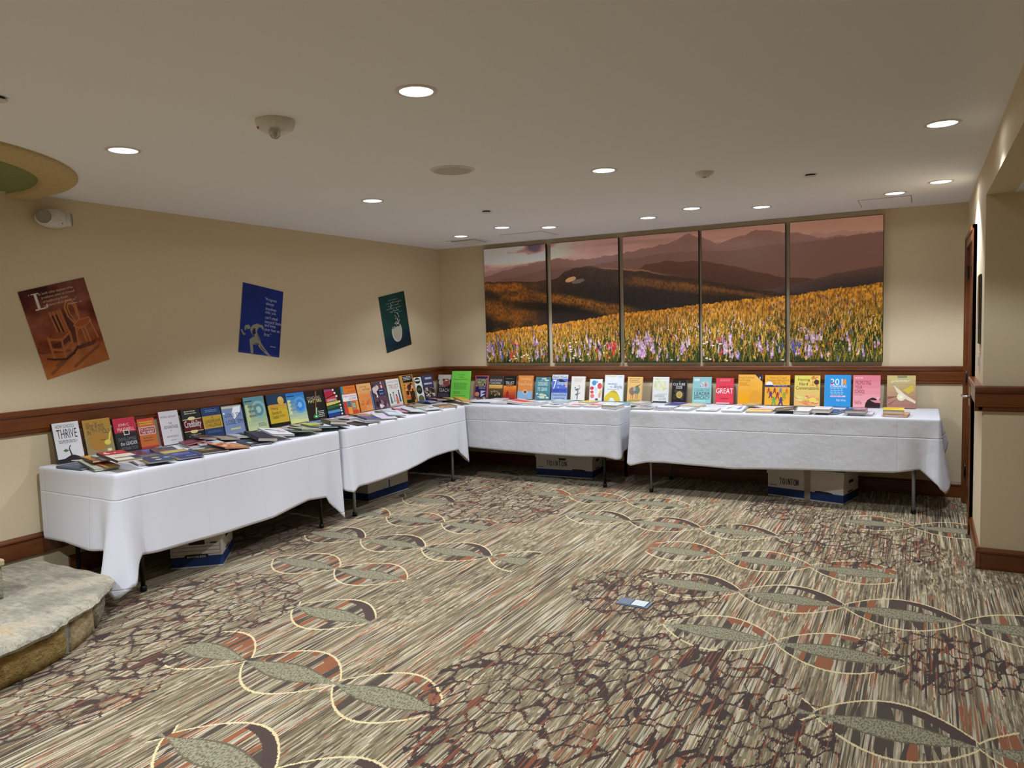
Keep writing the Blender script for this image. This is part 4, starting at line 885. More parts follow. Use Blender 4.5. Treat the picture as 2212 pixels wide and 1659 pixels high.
STAND=[
('L', -4.507, 0.128, 0.169, 0.256, 'd9d6d4', '22201f', 0.02, [('t', 'HOW SCHOOLS', 0.12, 0.86, 0.82, 0.95, '2a2a2a'), ('t', 'THRIVE', 0.12, 0.6, 0.88, 0.83, '1c1c1c'), ('l', 0.12, 0.47, 0.86, 0.56, 3, '555555'), ('r', 0, 0, 1, 0.1, '181818'), ('p', [0.25, 0.1, 0.5, 0.17, 0.62, 0.17, 0.85, 0.1], '181818'), ('p', [0.52, 0.12, 0.58, 0.12, 0.5, 0.34, 0.56, 0.42, 0.52, 0.42, 0.46, 0.33], '1f1f1f'), ('p', [0.24, 0.3, 0.34, 0.34, 0.47, 0.29, 0.34, 0.26], '3e6b3c')], 'upright white book with thin black capitals above a sprouting seedling'),
('L', -4.314, 0.128, 0.189, 0.254, '9b7a34', '4a2a14', 0.012, [('g', 0, 0, 1, 1, '8a8060', 'a97f2c', 6), ('t', 'What Works', 0.1, 0.72, 0.75, 0.93, '5b2a12'), ('t', 'IN SCHOOLS', 0.12, 0.6, 0.92, 0.72, '4a1d10'), ('c', 0.45, 0.42, 0.34, 0.25, 'a5762a'), ('c', 0.78, 0.36, 0.12, 0.07, 'd2c35a'), ('p', [0.8, 0.38, 0.88, 0.42, 0.98, 0.66, 0.9, 0.62], 'd8c33c'), ('c', 0.8, 0.16, 0.09, 0.04, 'ded8a0'), ('r', 0.52, 0.43, 0.74, 0.45, '6a4a18')], 'upright tan and olive book with dark red lettering and yellow calla lily'),
('L', -4.105, 0.124, 0.16, 0.237, '1b1a1b', '141414', 0.018, [('r', 0, 0.58, 1, 1, 'b8203a'), ('t', 'JOHN C.', 0.22, 0.74, 0.72, 0.84, 'e8cfc4'), ('t', 'MAXWELL', 0.15, 0.62, 0.92, 0.72, 'e8cfc4'), ('r', 0.4, 0.5, 0.66, 0.64, 'e0d8c8'), ('r', 0.43, 0.52, 0.63, 0.62, '1c1a18'), ('t', 'DEVELOPING', 0.12, 0.34, 0.9, 0.43, '77767a'), ('t', 'the LEADER', 0.16, 0.2, 0.94, 0.31, 'd8d6d2'), ('t', 'WITHIN YOU', 0.16, 0.06, 0.92, 0.16, '77767a')], 'upright half crimson half black book with author name in cream'),
('L', -3.926, 0.119, 0.132, 0.213, 'b8632a', '8e2f22', 0.02, [('r', 0, 0.93, 1, 1, 'c43a30'), ('l', 0.1, 0.76, 0.9, 0.9, 2, 'd8a838'), ('r', 0.03, 0.46, 0.97, 0.72, 'e0c8c0'), ('r', 0.06, 0.48, 0.94, 0.7, '8c1c26'), ('t', 'ENCOURAGING', 0.1, 0.6, 0.9, 0.68, 'e4c8b8'), ('t', 'THE HEART', 0.12, 0.5, 0.9, 0.58, 'f0e0d4'), ('l', 0.15, 0.2, 0.85, 0.38, 2, '8a4a20'), ('r', 0, 0, 1, 0.07, 'a8302a')], 'upright orange book with dark red title block, lower than its neighbours'),
('L', -3.757, 0.126, 0.158, 0.244, 'cbc6c6', '7a1a20', 0.024, [('t', 'PATRICK LENCIONI', 0.08, 0.8, 0.85, 0.86, '444444'), ('t', 'THE', 0.42, 0.6, 0.6, 0.66, '3c3c3c'), ('t', 'ADVANTAGE', 0.15, 0.47, 0.88, 0.57, '3c3c3c'), ('c', 0.48, 0.41, 0.02, 0.015, '444444'), ('l', 0.2, 0.2, 0.88, 0.26, 2, '777777'), ('l', 0.4, 0.1, 0.7, 0.14, 1, '777777')], 'upright pale grey book with dark red spine and small grey title'),
('L', -3.57, 0.125, 0.163, 0.238, '1e2120', '101010', 0.022, [('l', 0.12, 0.82, 0.82, 0.95, 2, 'c9c0a0'), ('r', 0, 0.3, 1, 0.68, '5a1018'), ('r', 0, 0.67, 1, 0.69, 'd8cfa0'), ('r', 0, 0.29, 1, 0.31, 'd8cfa0'), ('c', 0.48, 0.7, 0.2, 0.06, 'e0cf8a'), ('c', 0.5, 0.29, 0.2, 0.06, 'e0cf8a'), ('r', 0, 0.33, 1, 0.65, '5a1018'), ('t', 'Credibility', 0.06, 0.36, 0.94, 0.64, 'ece4dc'), ('l', 0.15, 0.1, 0.9, 0.2, 2, 'a8a898')], 'upright black book with maroon band and tall white script title'),
('L', -3.396, 0.123, 0.175, 0.233, '253c62', '1a2438', 0.022, [('l', 0.2, 0.82, 0.85, 0.92, 2, '7c90b8'), ('r', 0, 0.3, 1, 0.72, 'c09a38'), ('t', 'THE', 0.44, 0.62, 0.58, 0.69, '3a3218'), ('t', 'LEADERSHIP', 0.1, 0.48, 0.92, 0.59, '2c2812'), ('t', 'CHALLENGE', 0.1, 0.35, 0.92, 0.46, '2c2812'), ('l', 0.15, 0.14, 0.9, 0.22, 2, '5a78b0')], 'upright navy book with wide gold title band'),
('L', -3.209, 0.122, 0.196, 0.225, '7d8fb4', '22262e', 0.022, [('r', 0.02, 0.9, 0.98, 0.98, 'b9b98a'), ('r', 0.02, 0.93, 0.98, 0.945, 'e8e8e0'), ('p', [0.55, 0.5, 0.9, 0.75, 0.95, 0.95, 0.6, 0.95, 0.45, 0.7], 'eef2f4'), ('t', "LOVE 'EM", 0.12, 0.6, 0.9, 0.74, '3a4460'), ('t', "LOSE 'EM", 0.12, 0.34, 0.95, 0.5, '2e3854'), ('r', 0.28, 0.14, 0.78, 0.2, 'c8c878'), ('c', 0.08, 0.74, 0.05, 0.035, 'e8e8e8')], 'upright periwinkle blue book with big dark love and lose lettering'),
('L', -2.991, 0.132, 0.214, 0.274, '6f9a94', '1e3a3e', 0.016, [('g', 0, 0, 1, 1, 'c6cf98', '5e9098', 8), ('c', 0.66, 0.6, 0.34, 0.27, '8fb8b4'), ('c', 0.66, 0.6, 0.24, 0.19, '5f8f92'), ('c', 0.66, 0.6, 0.13, 0.1, 'a8c8bc'), ('r', 0.04, 0.28, 0.2, 0.78, 'c9cf92'), ('r', 0.04, 0.86, 0.4, 0.89, '1c2c34'), ('l', 0.14, 0.34, 0.58, 0.76, 3, '7a7868'), ('l', 0.5, 0.08, 0.9, 0.2, 3, '4e8080')], 'upright pale teal book with concentric circles and cream lower half'),
('L', -2.749, 0.132, 0.21, 0.274, 'd2b032', '161616', 0.02, [('r', 0, 0, 1, 0.1, '121212'), ('r', 0, 0.66, 1, 1, '1c3c56'), ('r', 0.06, 0.1, 1, 0.66, 'd0ae2e'), ('g', 0.06, 0.4, 1, 0.68, 'd4b42c', 'd09a3e', 4), ('c', 0.72, 0.78, 0.17, 0.13, 'd8aa50'), ('c', 0.72, 0.84, 0.09, 0.06, 'e0c070'), ('t', 'Making', 0.14, 0.5, 0.5, 0.6, '4a3c14'), ('t', 'Standards', 0.14, 0.38, 0.66, 0.48, '4a3c14'), ('t', 'Useful', 0.14, 0.24, 0.46, 0.35, '4a3c14'), ('l', 0.5, 0.26, 0.85, 0.34, 2, '8a701c')], 'upright yellow book with dark blue top and gold silhouette'),
('L', -2.53, 0.13, 0.215, 0.266, '3f86c0', '173a52', 0.016, [('g', 0, 0, 1, 1, 'd4d49c', '2a7cc4', 9), ('c', 0.68, 0.58, 0.34, 0.27, '5aa0d8'), ('c', 0.68, 0.58, 0.24, 0.19, '2f86cc'), ('c', 0.68, 0.58, 0.12, 0.09, '86bce0'), ('r', 0.04, 0.3, 0.2, 0.78, 'd8dc98'), ('r', 0.05, 0.88, 0.45, 0.91, '1c3858'), ('l', 0.12, 0.36, 0.6, 0.72, 3, '7a90a0'), ('p', [0, 0, 0.9, 0, 0.3, 0.16, 0, 0.14], 'dcd888')], 'upright bright blue book with concentric circles and yellow foot'),
('L', -2.313, 0.129, 0.233, 0.261, '16140f', '0e0d0c', 0.012, [('t', 'COACHING', 0.12, 0.72, 0.82, 0.82, 'a8a49c'), ('t', 'MATTERS', 0.16, 0.6, 0.86, 0.71, 'e8dc98'), ('p', [0.62, 0.98, 0.68, 0.98, 0.5, 0.4, 0.38, 0.12, 0.46, 0.42], '8a5a34'), ('p', [0.4, 0.1, 0.46, 0.12, 0.56, 0.42, 0.5, 0.42], '9fd8a8'), ('c', 0.42, 0.12, 0.16, 0.07, '2f7a42'), ('c', 0.42, 0.12, 0.06, 0.03, 'b8f0c0'), ('l', 0.56, 0.06, 0.92, 0.3, 4, 'c8c8c0')], 'upright black book with glowing green wand streak'),
('L', -2.059, 0.13, 0.203, 0.267, '17161a', '17161a', 0.014, [('p', [0, 0.86, 0, 0.98, 0.42, 0.97, 0.55, 0.92], 'a04068'), ('p', [0, 0.66, 0, 0.85, 0.55, 0.91, 0.62, 0.78], 'b02038'), ('p', [0, 0.5, 0, 0.64, 0.66, 0.74, 0.72, 0.62], 'c03a40'), ('p', [0, 0.4, 0, 0.5, 0.78, 0.54, 0.8, 0.46], 'd8c444'), ('p', [0, 0.28, 0, 0.38, 0.8, 0.42, 0.82, 0.34], '2c5c34'), ('p', [0, 0.22, 0, 0.28, 0.82, 0.3, 0.82, 0.24], '20402c'), ('p', [0, 0.13, 0, 0.22, 0.82, 0.24, 0.82, 0.15], '4a90c8'), ('p', [0, 0, 0, 0.12, 0.82, 0.12, 0.82, 0.03], '243a84'), ('c', 0.58, 0.93, 0.07, 0.04, 'e8cfc4'), ('c', 0.66, 0.82, 0.07, 0.04, 'e8cfc4'), ('c', 0.74, 0.7, 0.07, 0.04, 'e8cfc4'), ('c', 0.86, 0.5, 0.07, 0.04, 'e4d090'), ('c', 0.88, 0.38, 0.06, 0.035, 'e8dcd0'), ('c', 0.89, 0.27, 0.06, 0.035, 'e8dcd0'), ('c', 0.89, 0.18, 0.06, 0.035, 'e8dcd0'), ('c', 0.89, 0.07, 0.06, 0.035, 'e8dcd0'), ('t', 'LEARNING', 0.1, 0.54, 0.72, 0.63, 'f4e8e0'), ('t', 'SCHOOL', 0.1, 0.43, 0.56, 0.52, 'f4e4a8')], 'upright black book with a fan of coloured pencils'),
('L', -1.834, 0.131, 0.205, 0.27, 'e0813a', '2f7484', 0.014, [('r', 0, 0.0, 1, 1, 'd8703a'), ('r', 0.0, 0.72, 0.14, 1, '3a8494'), ('r', 0.16, 0.74, 1, 0.98, 'dc7a2c'), ('l', 0.36, 0.84, 0.95, 0.95, 1, 'c8581c'), ('l', 0.4, 0.76, 0.95, 0.82, 2, 'a04c20'), ('r', 0, 0.46, 1, 0.7, 'ece4e0'), ('t', 'Differentiation', 0.06, 0.6, 0.94, 0.67, 'c05058'), ('r', 0.0, 0.0, 0.22, 0.46, 'c83c30'), ('r', 0.26, 0.26, 0.48, 0.46, '2c7c80'), ('r', 0.52, 0.16, 0.82, 0.4, '84846a'), ('l', 0.56, 0.2, 0.8, 0.36, 3, 'd8d4c0'), ('r', 0.26, 0, 0.5, 0.24, 'e8963a'), ('r', 0.84, 0.1, 1, 0.44, 'ec9a3c'), ('r', 0.54, 0, 0.9, 0.12, 'cc4028'), ('l', 0.42, 0.48, 0.95, 0.57, 2, 'b89098')], 'upright orange, red and teal patchwork book with white title strip'),
('L', -1.611, 0.132, 0.213, 0.273, 'e2924c', '8a3a20', 0.014, [('g', 0, 0, 1, 1, 'd8803c', 'e8b070', 6), ('t', 'Learning', 0.22, 0.84, 0.66, 0.92, '7a4a24'), ('t', 'by Doing', 0.4, 0.74, 0.86, 0.82, '7a4a24'), ('r', 0, 0.48, 0.9, 0.6, 'e88a48'), ('r', 0.88, 0, 1, 0.7, '54709c'), ('n', 0.08, 0.2, 0.86, 0.46, 26, ['d87834', 'e09050', 'c86c30']), ('l', 0.42, 0.04, 0.9, 0.18, 4, 'f0c090')], 'upright peach orange book with slim blue right border'),
('L', -1.388, 0.133, 0.21, 0.278, '5c4a58', '2c2430', 0.014, [('n', 0, 0, 1, 1, 150, ['d8c4c0', '4a3440', '7c3844', 'e8dcd8', '302028', '98707c', '5c4858']), ('r', 0.42, 0.46, 0.88, 0.72, '26365c'), ('l', 0.5, 0.6, 0.8, 0.68, 1, 'b8c4e0'), ('l', 0.48, 0.5, 0.82, 0.57, 2, '98a8c8')], 'upright book covered in a photo collage with small navy title block'),
('L', -1.156, 0.134, 0.214, 0.284, 'dfe2dc', 'b8b8b0', 0.016, [('t', 'Leading With', 0.08, 0.84, 0.92, 0.94, 'd08a70'), ('t', 'TRUST', 0.12, 0.64, 0.9, 0.8, 'c86c58'), ('p', [0.12, 0.4, 0.2, 0.4, 0.24, 0.12, 0.1, 0.12], '3c7470'), ('c', 0.16, 0.44, 0.05, 0.035, '403028'), ('p', [0.36, 0.46, 0.44, 0.46, 0.46, 0.16, 0.34, 0.16], 'd49c9c'), ('c', 0.4, 0.5, 0.05, 0.035, '604038'), ('p', [0.56, 0.36, 0.68, 0.36, 0.72, 0.08, 0.52, 0.08], 'd46c50'), ('c', 0.6, 0.4, 0.05, 0.035, '403028'), ('p', [0.78, 0.5, 0.86, 0.5, 0.9, 0.14, 0.78, 0.14], '3c4858'), ('c', 0.82, 0.54, 0.05, 0.035, '403028'), ('l', 0.15, 0.16, 0.9, 0.2, 1, '70a8b4'), ('r', 0, 0, 1, 0.06, 'd8a8a8')], 'upright white book with rust trust title and people holding hands'),
('L', -0.924, 0.139, 0.226, 0.307, 'c8924a', 'c08c48', 0.02, [('r', 0.2, 0.74, 0.94, 0.98, '161412'), ('l', 0.24, 0.8, 0.9, 0.95, 3, 'd8d4cc'), ('r', 0.2, 0.1, 0.94, 0.72, 'cc7c34'), ('n', 0.2, 0.12, 0.94, 0.72, 70, ['2a1410', 'e08a44', 'f0c8a0', '401c14', 'c86030']), ('c', 0.56, 0.56, 0.14, 0.1, '4a2418'), ('c', 0.4, 0.38, 0.1, 0.08, '3a1a14'), ('r', 0.56, 0.12, 0.92, 0.42, '38140f'), ('r', 0.2, 0.02, 0.8, 0.14, '14100e')], 'upright tan book with black title panel and orange portrait collage'),
('L', -0.691, 0.146, 0.13, 0.272, 'e6e6e2', 'd8d8d4', 0.014, [('c', 0.42, 0.86, 0.4, 0.12, '151515'), ('c', 0.46, 0.5, 0.4, 0.18, '171717'), ('c', 0.5, 0.12, 0.4, 0.16, '6c6440'), ('r', 0.1, 0.84, 0.76, 0.9, 'e0e0dc'), ('l', 0.2, 0.45, 0.74, 0.56, 3, '8a8460')], 'narrow upright white book with large black discs down the front'),
('L', -0.551, 0.148, 0.198, 0.281, '3c3458', '3a3a5e', 0.016, [('r', 0, 0.72, 1, 1, '3e3c62'), ('r', 0.3, 0.84, 0.9, 0.92, 'b8b4d0'), ('l', 0.08, 0.56, 0.94, 0.72, 1, 'd8ccd8'), ('n', 0, 0.12, 1, 0.54, 90, ['2a1620', 'c8b0a0', 'e8dcc8', '4c2c34', '7c5c58', '180c14']), ('r', 0, 0, 1, 0.1, '34205a'), ('l', 0.1, 0.03, 0.9, 0.08, 1, 'b8a8c8')], 'upright dark violet book with photographs under white capitals'),
('B', 0.059, 0.226, 0.175, 0.268, '26222c', '1a181c', 0.014, [('r', 0, 0.8, 1, 1, 'd8d0c4'), ('n', 0, 0.5, 1, 0.84, 80, ['c8a090', '8c4844', 'e0c8b4', '4c2c2c', 'd0b0a4']), ('c', 0.24, 0.68, 0.18, 0.12, 'dccabc'), ('c', 0.66, 0.62, 0.24, 0.12, '9c5048'), ('t', 'COURAGE', 0.1, 0.46, 0.6, 0.55, 'b8b0ac'), ('t', 'TEACH', 0.1, 0.27, 0.92, 0.42, 'd8d4d0'), ('l', 0.06, 0.06, 0.95, 0.22, 4, '787080')], 'upright dark book with rocky photo and grey teach lettering in the corner'),
('B', 0.492, 0.128, 0.173, 0.255, '2c2850', 'c05050', 0.012, [('r', 0, 0, 1, 0.04, 'c45450'), ('r', 0, 0.96, 1, 1, 'c45450'), ('r', 0, 0, 0.07, 1, 'c45450'), ('r', 0.9, 0, 1, 1, 'c86058'), ('t', 'ASSESSMENT', 0.08, 0.7, 0.9, 0.86, 'e4d890'), ('t', 'LITERACY', 0.1, 0.52, 0.86, 0.7, 'e8dc80'), ('l', 0.3, 0.4, 0.86, 0.5, 2, 'b8b8d8'), ('p', [0.5, 0.06, 0.86, 0.2, 0.5, 0.2, 0.86, 0.32, 0.46, 0.34], 'd4d4ec'), ('c', 0.22, 0.18, 0.16, 0.1, 'e08c70')], 'upright navy book with red border and slanted yellow lettering'),
('B', 0.678, 0.128, 0.17, 0.255, '37302f', '2a2624', 0.014, [('r', 0, 0.6, 1, 1, '3a3332'), ('t', 'EVOCATIVE', 0.08, 0.74, 0.92, 0.84, 'e0dcd8'), ('t', 'COACHING', 0.08, 0.63, 0.86, 0.72, 'e0dcd8'), ('g', 0, 0.44, 1, 0.6, 'd89c48', 'e8c468', 4), ('g', 0, 0, 1, 0.44, '2c2416', '5c4a30', 4), ('n', 0.1, 0.1, 0.9, 0.38, 20, ['8a7a60', '4a3c28', 'c8b080'])], 'upright dark brown book with golden sunset strip and white coaching title'),
('B', 0.859, 0.127, 0.158, 0.25, 'e0642c', '1c1816', 0.016, [('r', 0, 0.58, 1, 1, '1e1a18'), ('l', 0.1, 0.84, 0.8, 0.9, 1, '78706c'), ('t', 'TRUST', 0.14, 0.62, 0.82, 0.76, 'e4e0dc'), ('g', 0, 0, 1, 0.58, 'b03028', 'f09030', 6), ('p', [0.2, 0.1, 0.5, 0.1, 0.42, 0.3, 0.34, 0.36, 0.26, 0.3], '9c2c1c'), ('l', 0.2, 0.5, 0.8, 0.56, 1, 'a83818')], 'upright book with black top and red orange sunset below'),
('B', 1.038, 0.128, 0.176, 0.256, 'e6924a', 'c8a070', 0.02, [('r', 0, 0.36, 1, 1, 'e4904a'), ('t', 'Leading', 0.18, 0.78, 0.86, 0.92, 'f0c898'), ('t', '&', 0.46, 0.7, 0.54, 0.76, 'f0c898'), ('t', 'Learning', 0.1, 0.56, 0.96, 0.7, 'f0c898'), ('r', 0, 0, 1, 0.34, '8cb8d8'), ('c', 0.52, 0.3, 0.16, 0.1, 'ecd8c0'), ('c', 0.52, 0.3, 0.11, 0.07, '8c5a38'), ('l', 0.2, 0.03, 0.9, 0.08, 1, 'd8a080')], 'upright orange over light blue book with round brown seal'),
('B', 1.25, 0.125, 0.172, 0.241, '4f8e98', '2c4a54', 0.014, [('t', 'DESIGNED', 0.16, 0.62, 0.84, 0.78, 'eef2ec'), ('t', 'TO LEARN', 0.14, 0.38, 0.8, 0.54, 'eef2ec'), ('n', 0.03, 0.82, 0.97, 0.98, 16, ['e8dca0', 'd0e4e4', 'f0f0e8', '3a6c84']), ('n', 0.03, 0.04, 0.97, 0.3, 26, ['e8d890', 'cce4dc', 'f4f4ec', '38708c']), ('r', 0.34, 0.05, 0.66, 0.18, 'cfe0c8')], 'upright teal book with white designed to learn title and small shapes'),
('B', 1.445, 0.131, 0.181, 0.269, '5c78cc', 'd0d4e0', 0.012, [('r', 0, 0.84, 1, 1, 'd8dce0'), ('t', 'Elaine K. McEwan', 0.06, 0.86, 0.94, 0.96, '26262e'), ('p', [0.25, 0.74, 0.55, 0.84, 0.9, 0.72, 0.6, 0.7], '2c3450'), ('t', '7', 0.06, 0.42, 0.3, 0.8, 'f0f4f8'), ('t', 'Steps', 0.34, 0.56, 0.86, 0.76, 'eef2f8'), ('t', 'to', 0.36, 0.47, 0.46, 0.54, 'eef2f8'), ('r', 0, 0.3, 1, 0.45, '4c66c4'), ('t', 'EFFECTIVE', 0.1, 0.32, 0.9, 0.43, '24305c'), ('r', 0, 0, 1, 0.28, 'a8bce0'), ('t', 'Instructional', 0.1, 0.16, 0.94, 0.28, '28303c'), ('t', 'Leadership', 0.1, 0.02, 0.86, 0.13, '28303c'), ('r', 0.86, 0.5, 0.98, 0.72, 'e0b494')], 'upright blue book with large white seven steps lettering'),
('B', 1.666, 0.127, 0.153, 0.25, 'e6e2da', 'b8ae98', 0.02, [('l', 0.2, 0.76, 0.86, 0.9, 3, 'b8b4ac'), ('p', [0.44, 0.04, 0.52, 0.04, 0.54, 0.5, 0.46, 0.5], '6c8088'), ('p', [0.3, 0.24, 0.48, 0.3, 0.44, 0.2], '4c5c6c'), ('p', [0.52, 0.3, 0.74, 0.34, 0.54, 0.22], 'd08878'), ('p', [0.28, 0.44, 0.46, 0.5, 0.44, 0.4], '3c4858'), ('p', [0.52, 0.46, 0.72, 0.6, 0.58, 0.42], '7c98a0'), ('c', 0.58, 0.6, 0.06, 0.04, 'e0a8a0'), ('c', 0.3, 0.52, 0.05, 0.03, '50606c')], 'upright ivory book with a slender branching plant drawing'),
('B', 1.873, 0.122, 0.135, 0.225, 'e9e9ea', 'd8d8d8', 0.014, [('c', 0.34, 0.82, 0.18, 0.12, '4c94c8'), ('c', 0.56, 0.86, 0.1, 0.06, '80b8d8'), ('c', 0.8, 0.68, 0.18, 0.14, 'd85458'), ('c', 0.18, 0.58, 0.16, 0.08, 'c83c64'), ('c', 0.2, 0.4, 0.14, 0.07, 'd8504c'), ('c', 0.24, 0.22, 0.16, 0.1, 'e0807c'), ('c', 0.88, 0.42, 0.1, 0.1, 'd8d060'), ('c', 0.82, 0.26, 0.1, 0.12, 'e0a088'), ('l', 0.4, 0.36, 0.66, 0.6, 4, 'b8d0d8'), ('c', 0.6, 0.06, 0.12, 0.06, '585860')], 'small upright white book with ring of coloured hand prints'),
('B', 2.038, 0.13, 0.2, 0.267, 'dfe4e4', 'e2b860', 0.022, [('l', 0.7, 0.88, 0.95, 0.95, 2, '9cb0c4'), ('l', 0.14, 0.6, 0.72, 0.68, 1, '8494a8'), ('t', 'Works', 0.5, 0.48, 0.94, 0.62, '343c54'), ('t', 'that', 0.3, 0.52, 0.44, 0.58, '5a6478'), ('l', 0.16, 0.42, 0.9, 0.46, 1, 'a0a0a0'), ('p', [0, 0, 0.06, 0.2, 0.3, 0.36, 0.6, 0.36, 0.8, 0.2, 0.9, 0, 0.6, 0, 0.5, 0.12, 0.34, 0.14, 0.24, 0], 'd8c038'), ('p', [0.3, 0.36, 0.5, 0.42, 0.66, 0.36, 0.8, 0.2, 0.62, 0.3], 'c8a428'), ('p', [0, 0.96, 0.3, 0.98, 0.5, 0.92, 0.7, 0.98, 0.5, 0.96, 0.3, 0.94], 'e8d890')], 'upright pale blue book with sweeping yellow ribbon at its foot'),
('B', 2.282, 0.127, 0.152, 0.249, 'e5b870', 'd8c498', 0.024, [('l', 0.12, 0.74, 0.86, 0.94, 3, 'a08048'), ('c', 0.34, 0.42, 0.22, 0.16, '8c7468'), ('c', 0.66, 0.46, 0.2, 0.16, '6c7c6c'), ('c', 0.48, 0.5, 0.1, 0.08, 'b0a090'), ('p', [0.5, 0.6, 0.96, 0.72, 0.7, 0.6], '3c5c48'), ('r', 0.26, 0.1, 0.29, 0.3, '9c6838'), ('r', 0.38, 0.1, 0.41, 0.3, '9c6838'), ('r', 0.58, 0.1, 0.61, 0.3, '8c5c34'), ('r', 0.7, 0.1, 0.73, 0.3, '8c5c34'), ('r', 0.1, 0.04, 0.9, 0.07, 'b88040')], 'upright tan book with pair of round long legged animals'),
('B', 2.544, 0.127, 0.159, 0.251, 'dcdcd6', 'c8c8c4', 0.02, [('n', 0.04, 0.42, 0.96, 0.96, 40, ['d8d8a8', 'cfd090', 'e0e0c0', 'dcdcc8']), ('t', 'CONTAGIOUS', 0.1, 0.2, 0.76, 0.29, '686c74'), ('t', 'CULTURE', 0.4, 0.09, 0.86, 0.18, '686c74'), ('r', 0.3, 0.31, 0.94, 0.33, 'b0b4d0'), ('r', 0.04, 0, 0.9, 0.045, '2c3438')], 'upright off white book with faint yellow doodles and grey culture title'),
('B', 2.735, 0.122, 0.146, 0.224, '15130f', 'c8c4b8', 0.024, [('t', 'THE', 0.46, 0.88, 0.56, 0.92, 'b8b4ac'), ('t', 'CULTURE', 0.08, 0.74, 0.88, 0.85, 'ece8e0'), ('t', 'CODE', 0.26, 0.6, 0.7, 0.72, 'ece8e0'), ('n', 0.1, 0.1, 0.9, 0.58, 40, ['3a3220', '4a4028', '2a2418']), ('c', 0.52, 0.34, 0.21, 0.15, 'cdb27a'), ('c', 0.52, 0.34, 0.17, 0.12, 'b89850')], 'small upright black book with round gold medallion'),
('B', 2.94, 0.128, 0.177, 0.254, '8fc2c0', '78a8a8', 0.014, [('r', 0.06, 0.84, 0.36, 0.94, 'c8e0dc'), ('c', 0.62, 0.7, 0.26, 0.13, 'b8c4cc'), ('n', 0.38, 0.62, 0.86, 0.8, 24, ['3c4c64', 'd07070', 'e8e4e0', '6c84a0', 'c89890']), ('t', 'COLLECTIVE', 0.1, 0.46, 0.92, 0.56, '3f6f7c'), ('t', 'LEADER', 0.1, 0.3, 0.94, 0.44, '1c3a48'), ('t', 'EFFICACY', 0.1, 0.15, 0.94, 0.28, '1c3a48'), ('l', 0.1, 0.06, 0.8, 0.11, 1, 'd8ecea')], 'upright pale aqua book with dark leader efficacy lettering'),
('B', 3.16, 0.126, 0.163, 0.243, 'dd3c50', 'a82c40', 0.022, [('l', 0.2, 0.86, 0.9, 0.94, 2, 'f0a0a8'), ('t', 'GOOD TO', 0.2, 0.62, 0.82, 0.69, '4a1018'), ('t', 'GREAT', 0.02, 0.4, 0.98, 0.6, 'f6f0ee'), ('l', 0.25, 0.16, 0.78, 0.22, 1, '7a1c28'), ('r', 0.04, 0, 0.8, 0.04, 'f0c8cc')], 'upright bright red book with white great lettering'),
('B', 3.367, 0.133, 0.216, 0.279, 'e8a92c', '3a3040', 0.014, [('g', 0, 0, 1, 1, 'e8a020', 'ecb048', 4), ('t', 'FACILITATING', 0.04, 0.86, 0.66, 0.93, 'b06818'), ('t', 'WITH EASE', 0.04, 0.77, 0.5, 0.84, 'a06018'), ('l', 0.04, 0.62, 0.48, 0.73, 3, 'b87818'), ('p', [0.7, 1, 1, 1, 1, 0.76], '241e38'), ('r', 0.88, 0.86, 0.92, 0.93, 'e0dce0'), ('c', 0.3, 0.2, 0.24, 0.14, 'eca408'), ('c', 0.72, 0.26, 0.24, 0.2, 'e09c30'), ('r', 0.5, 0.0, 0.505, 0.8, 'dc9c34')], 'upright amber book with dark purple folded corner'),
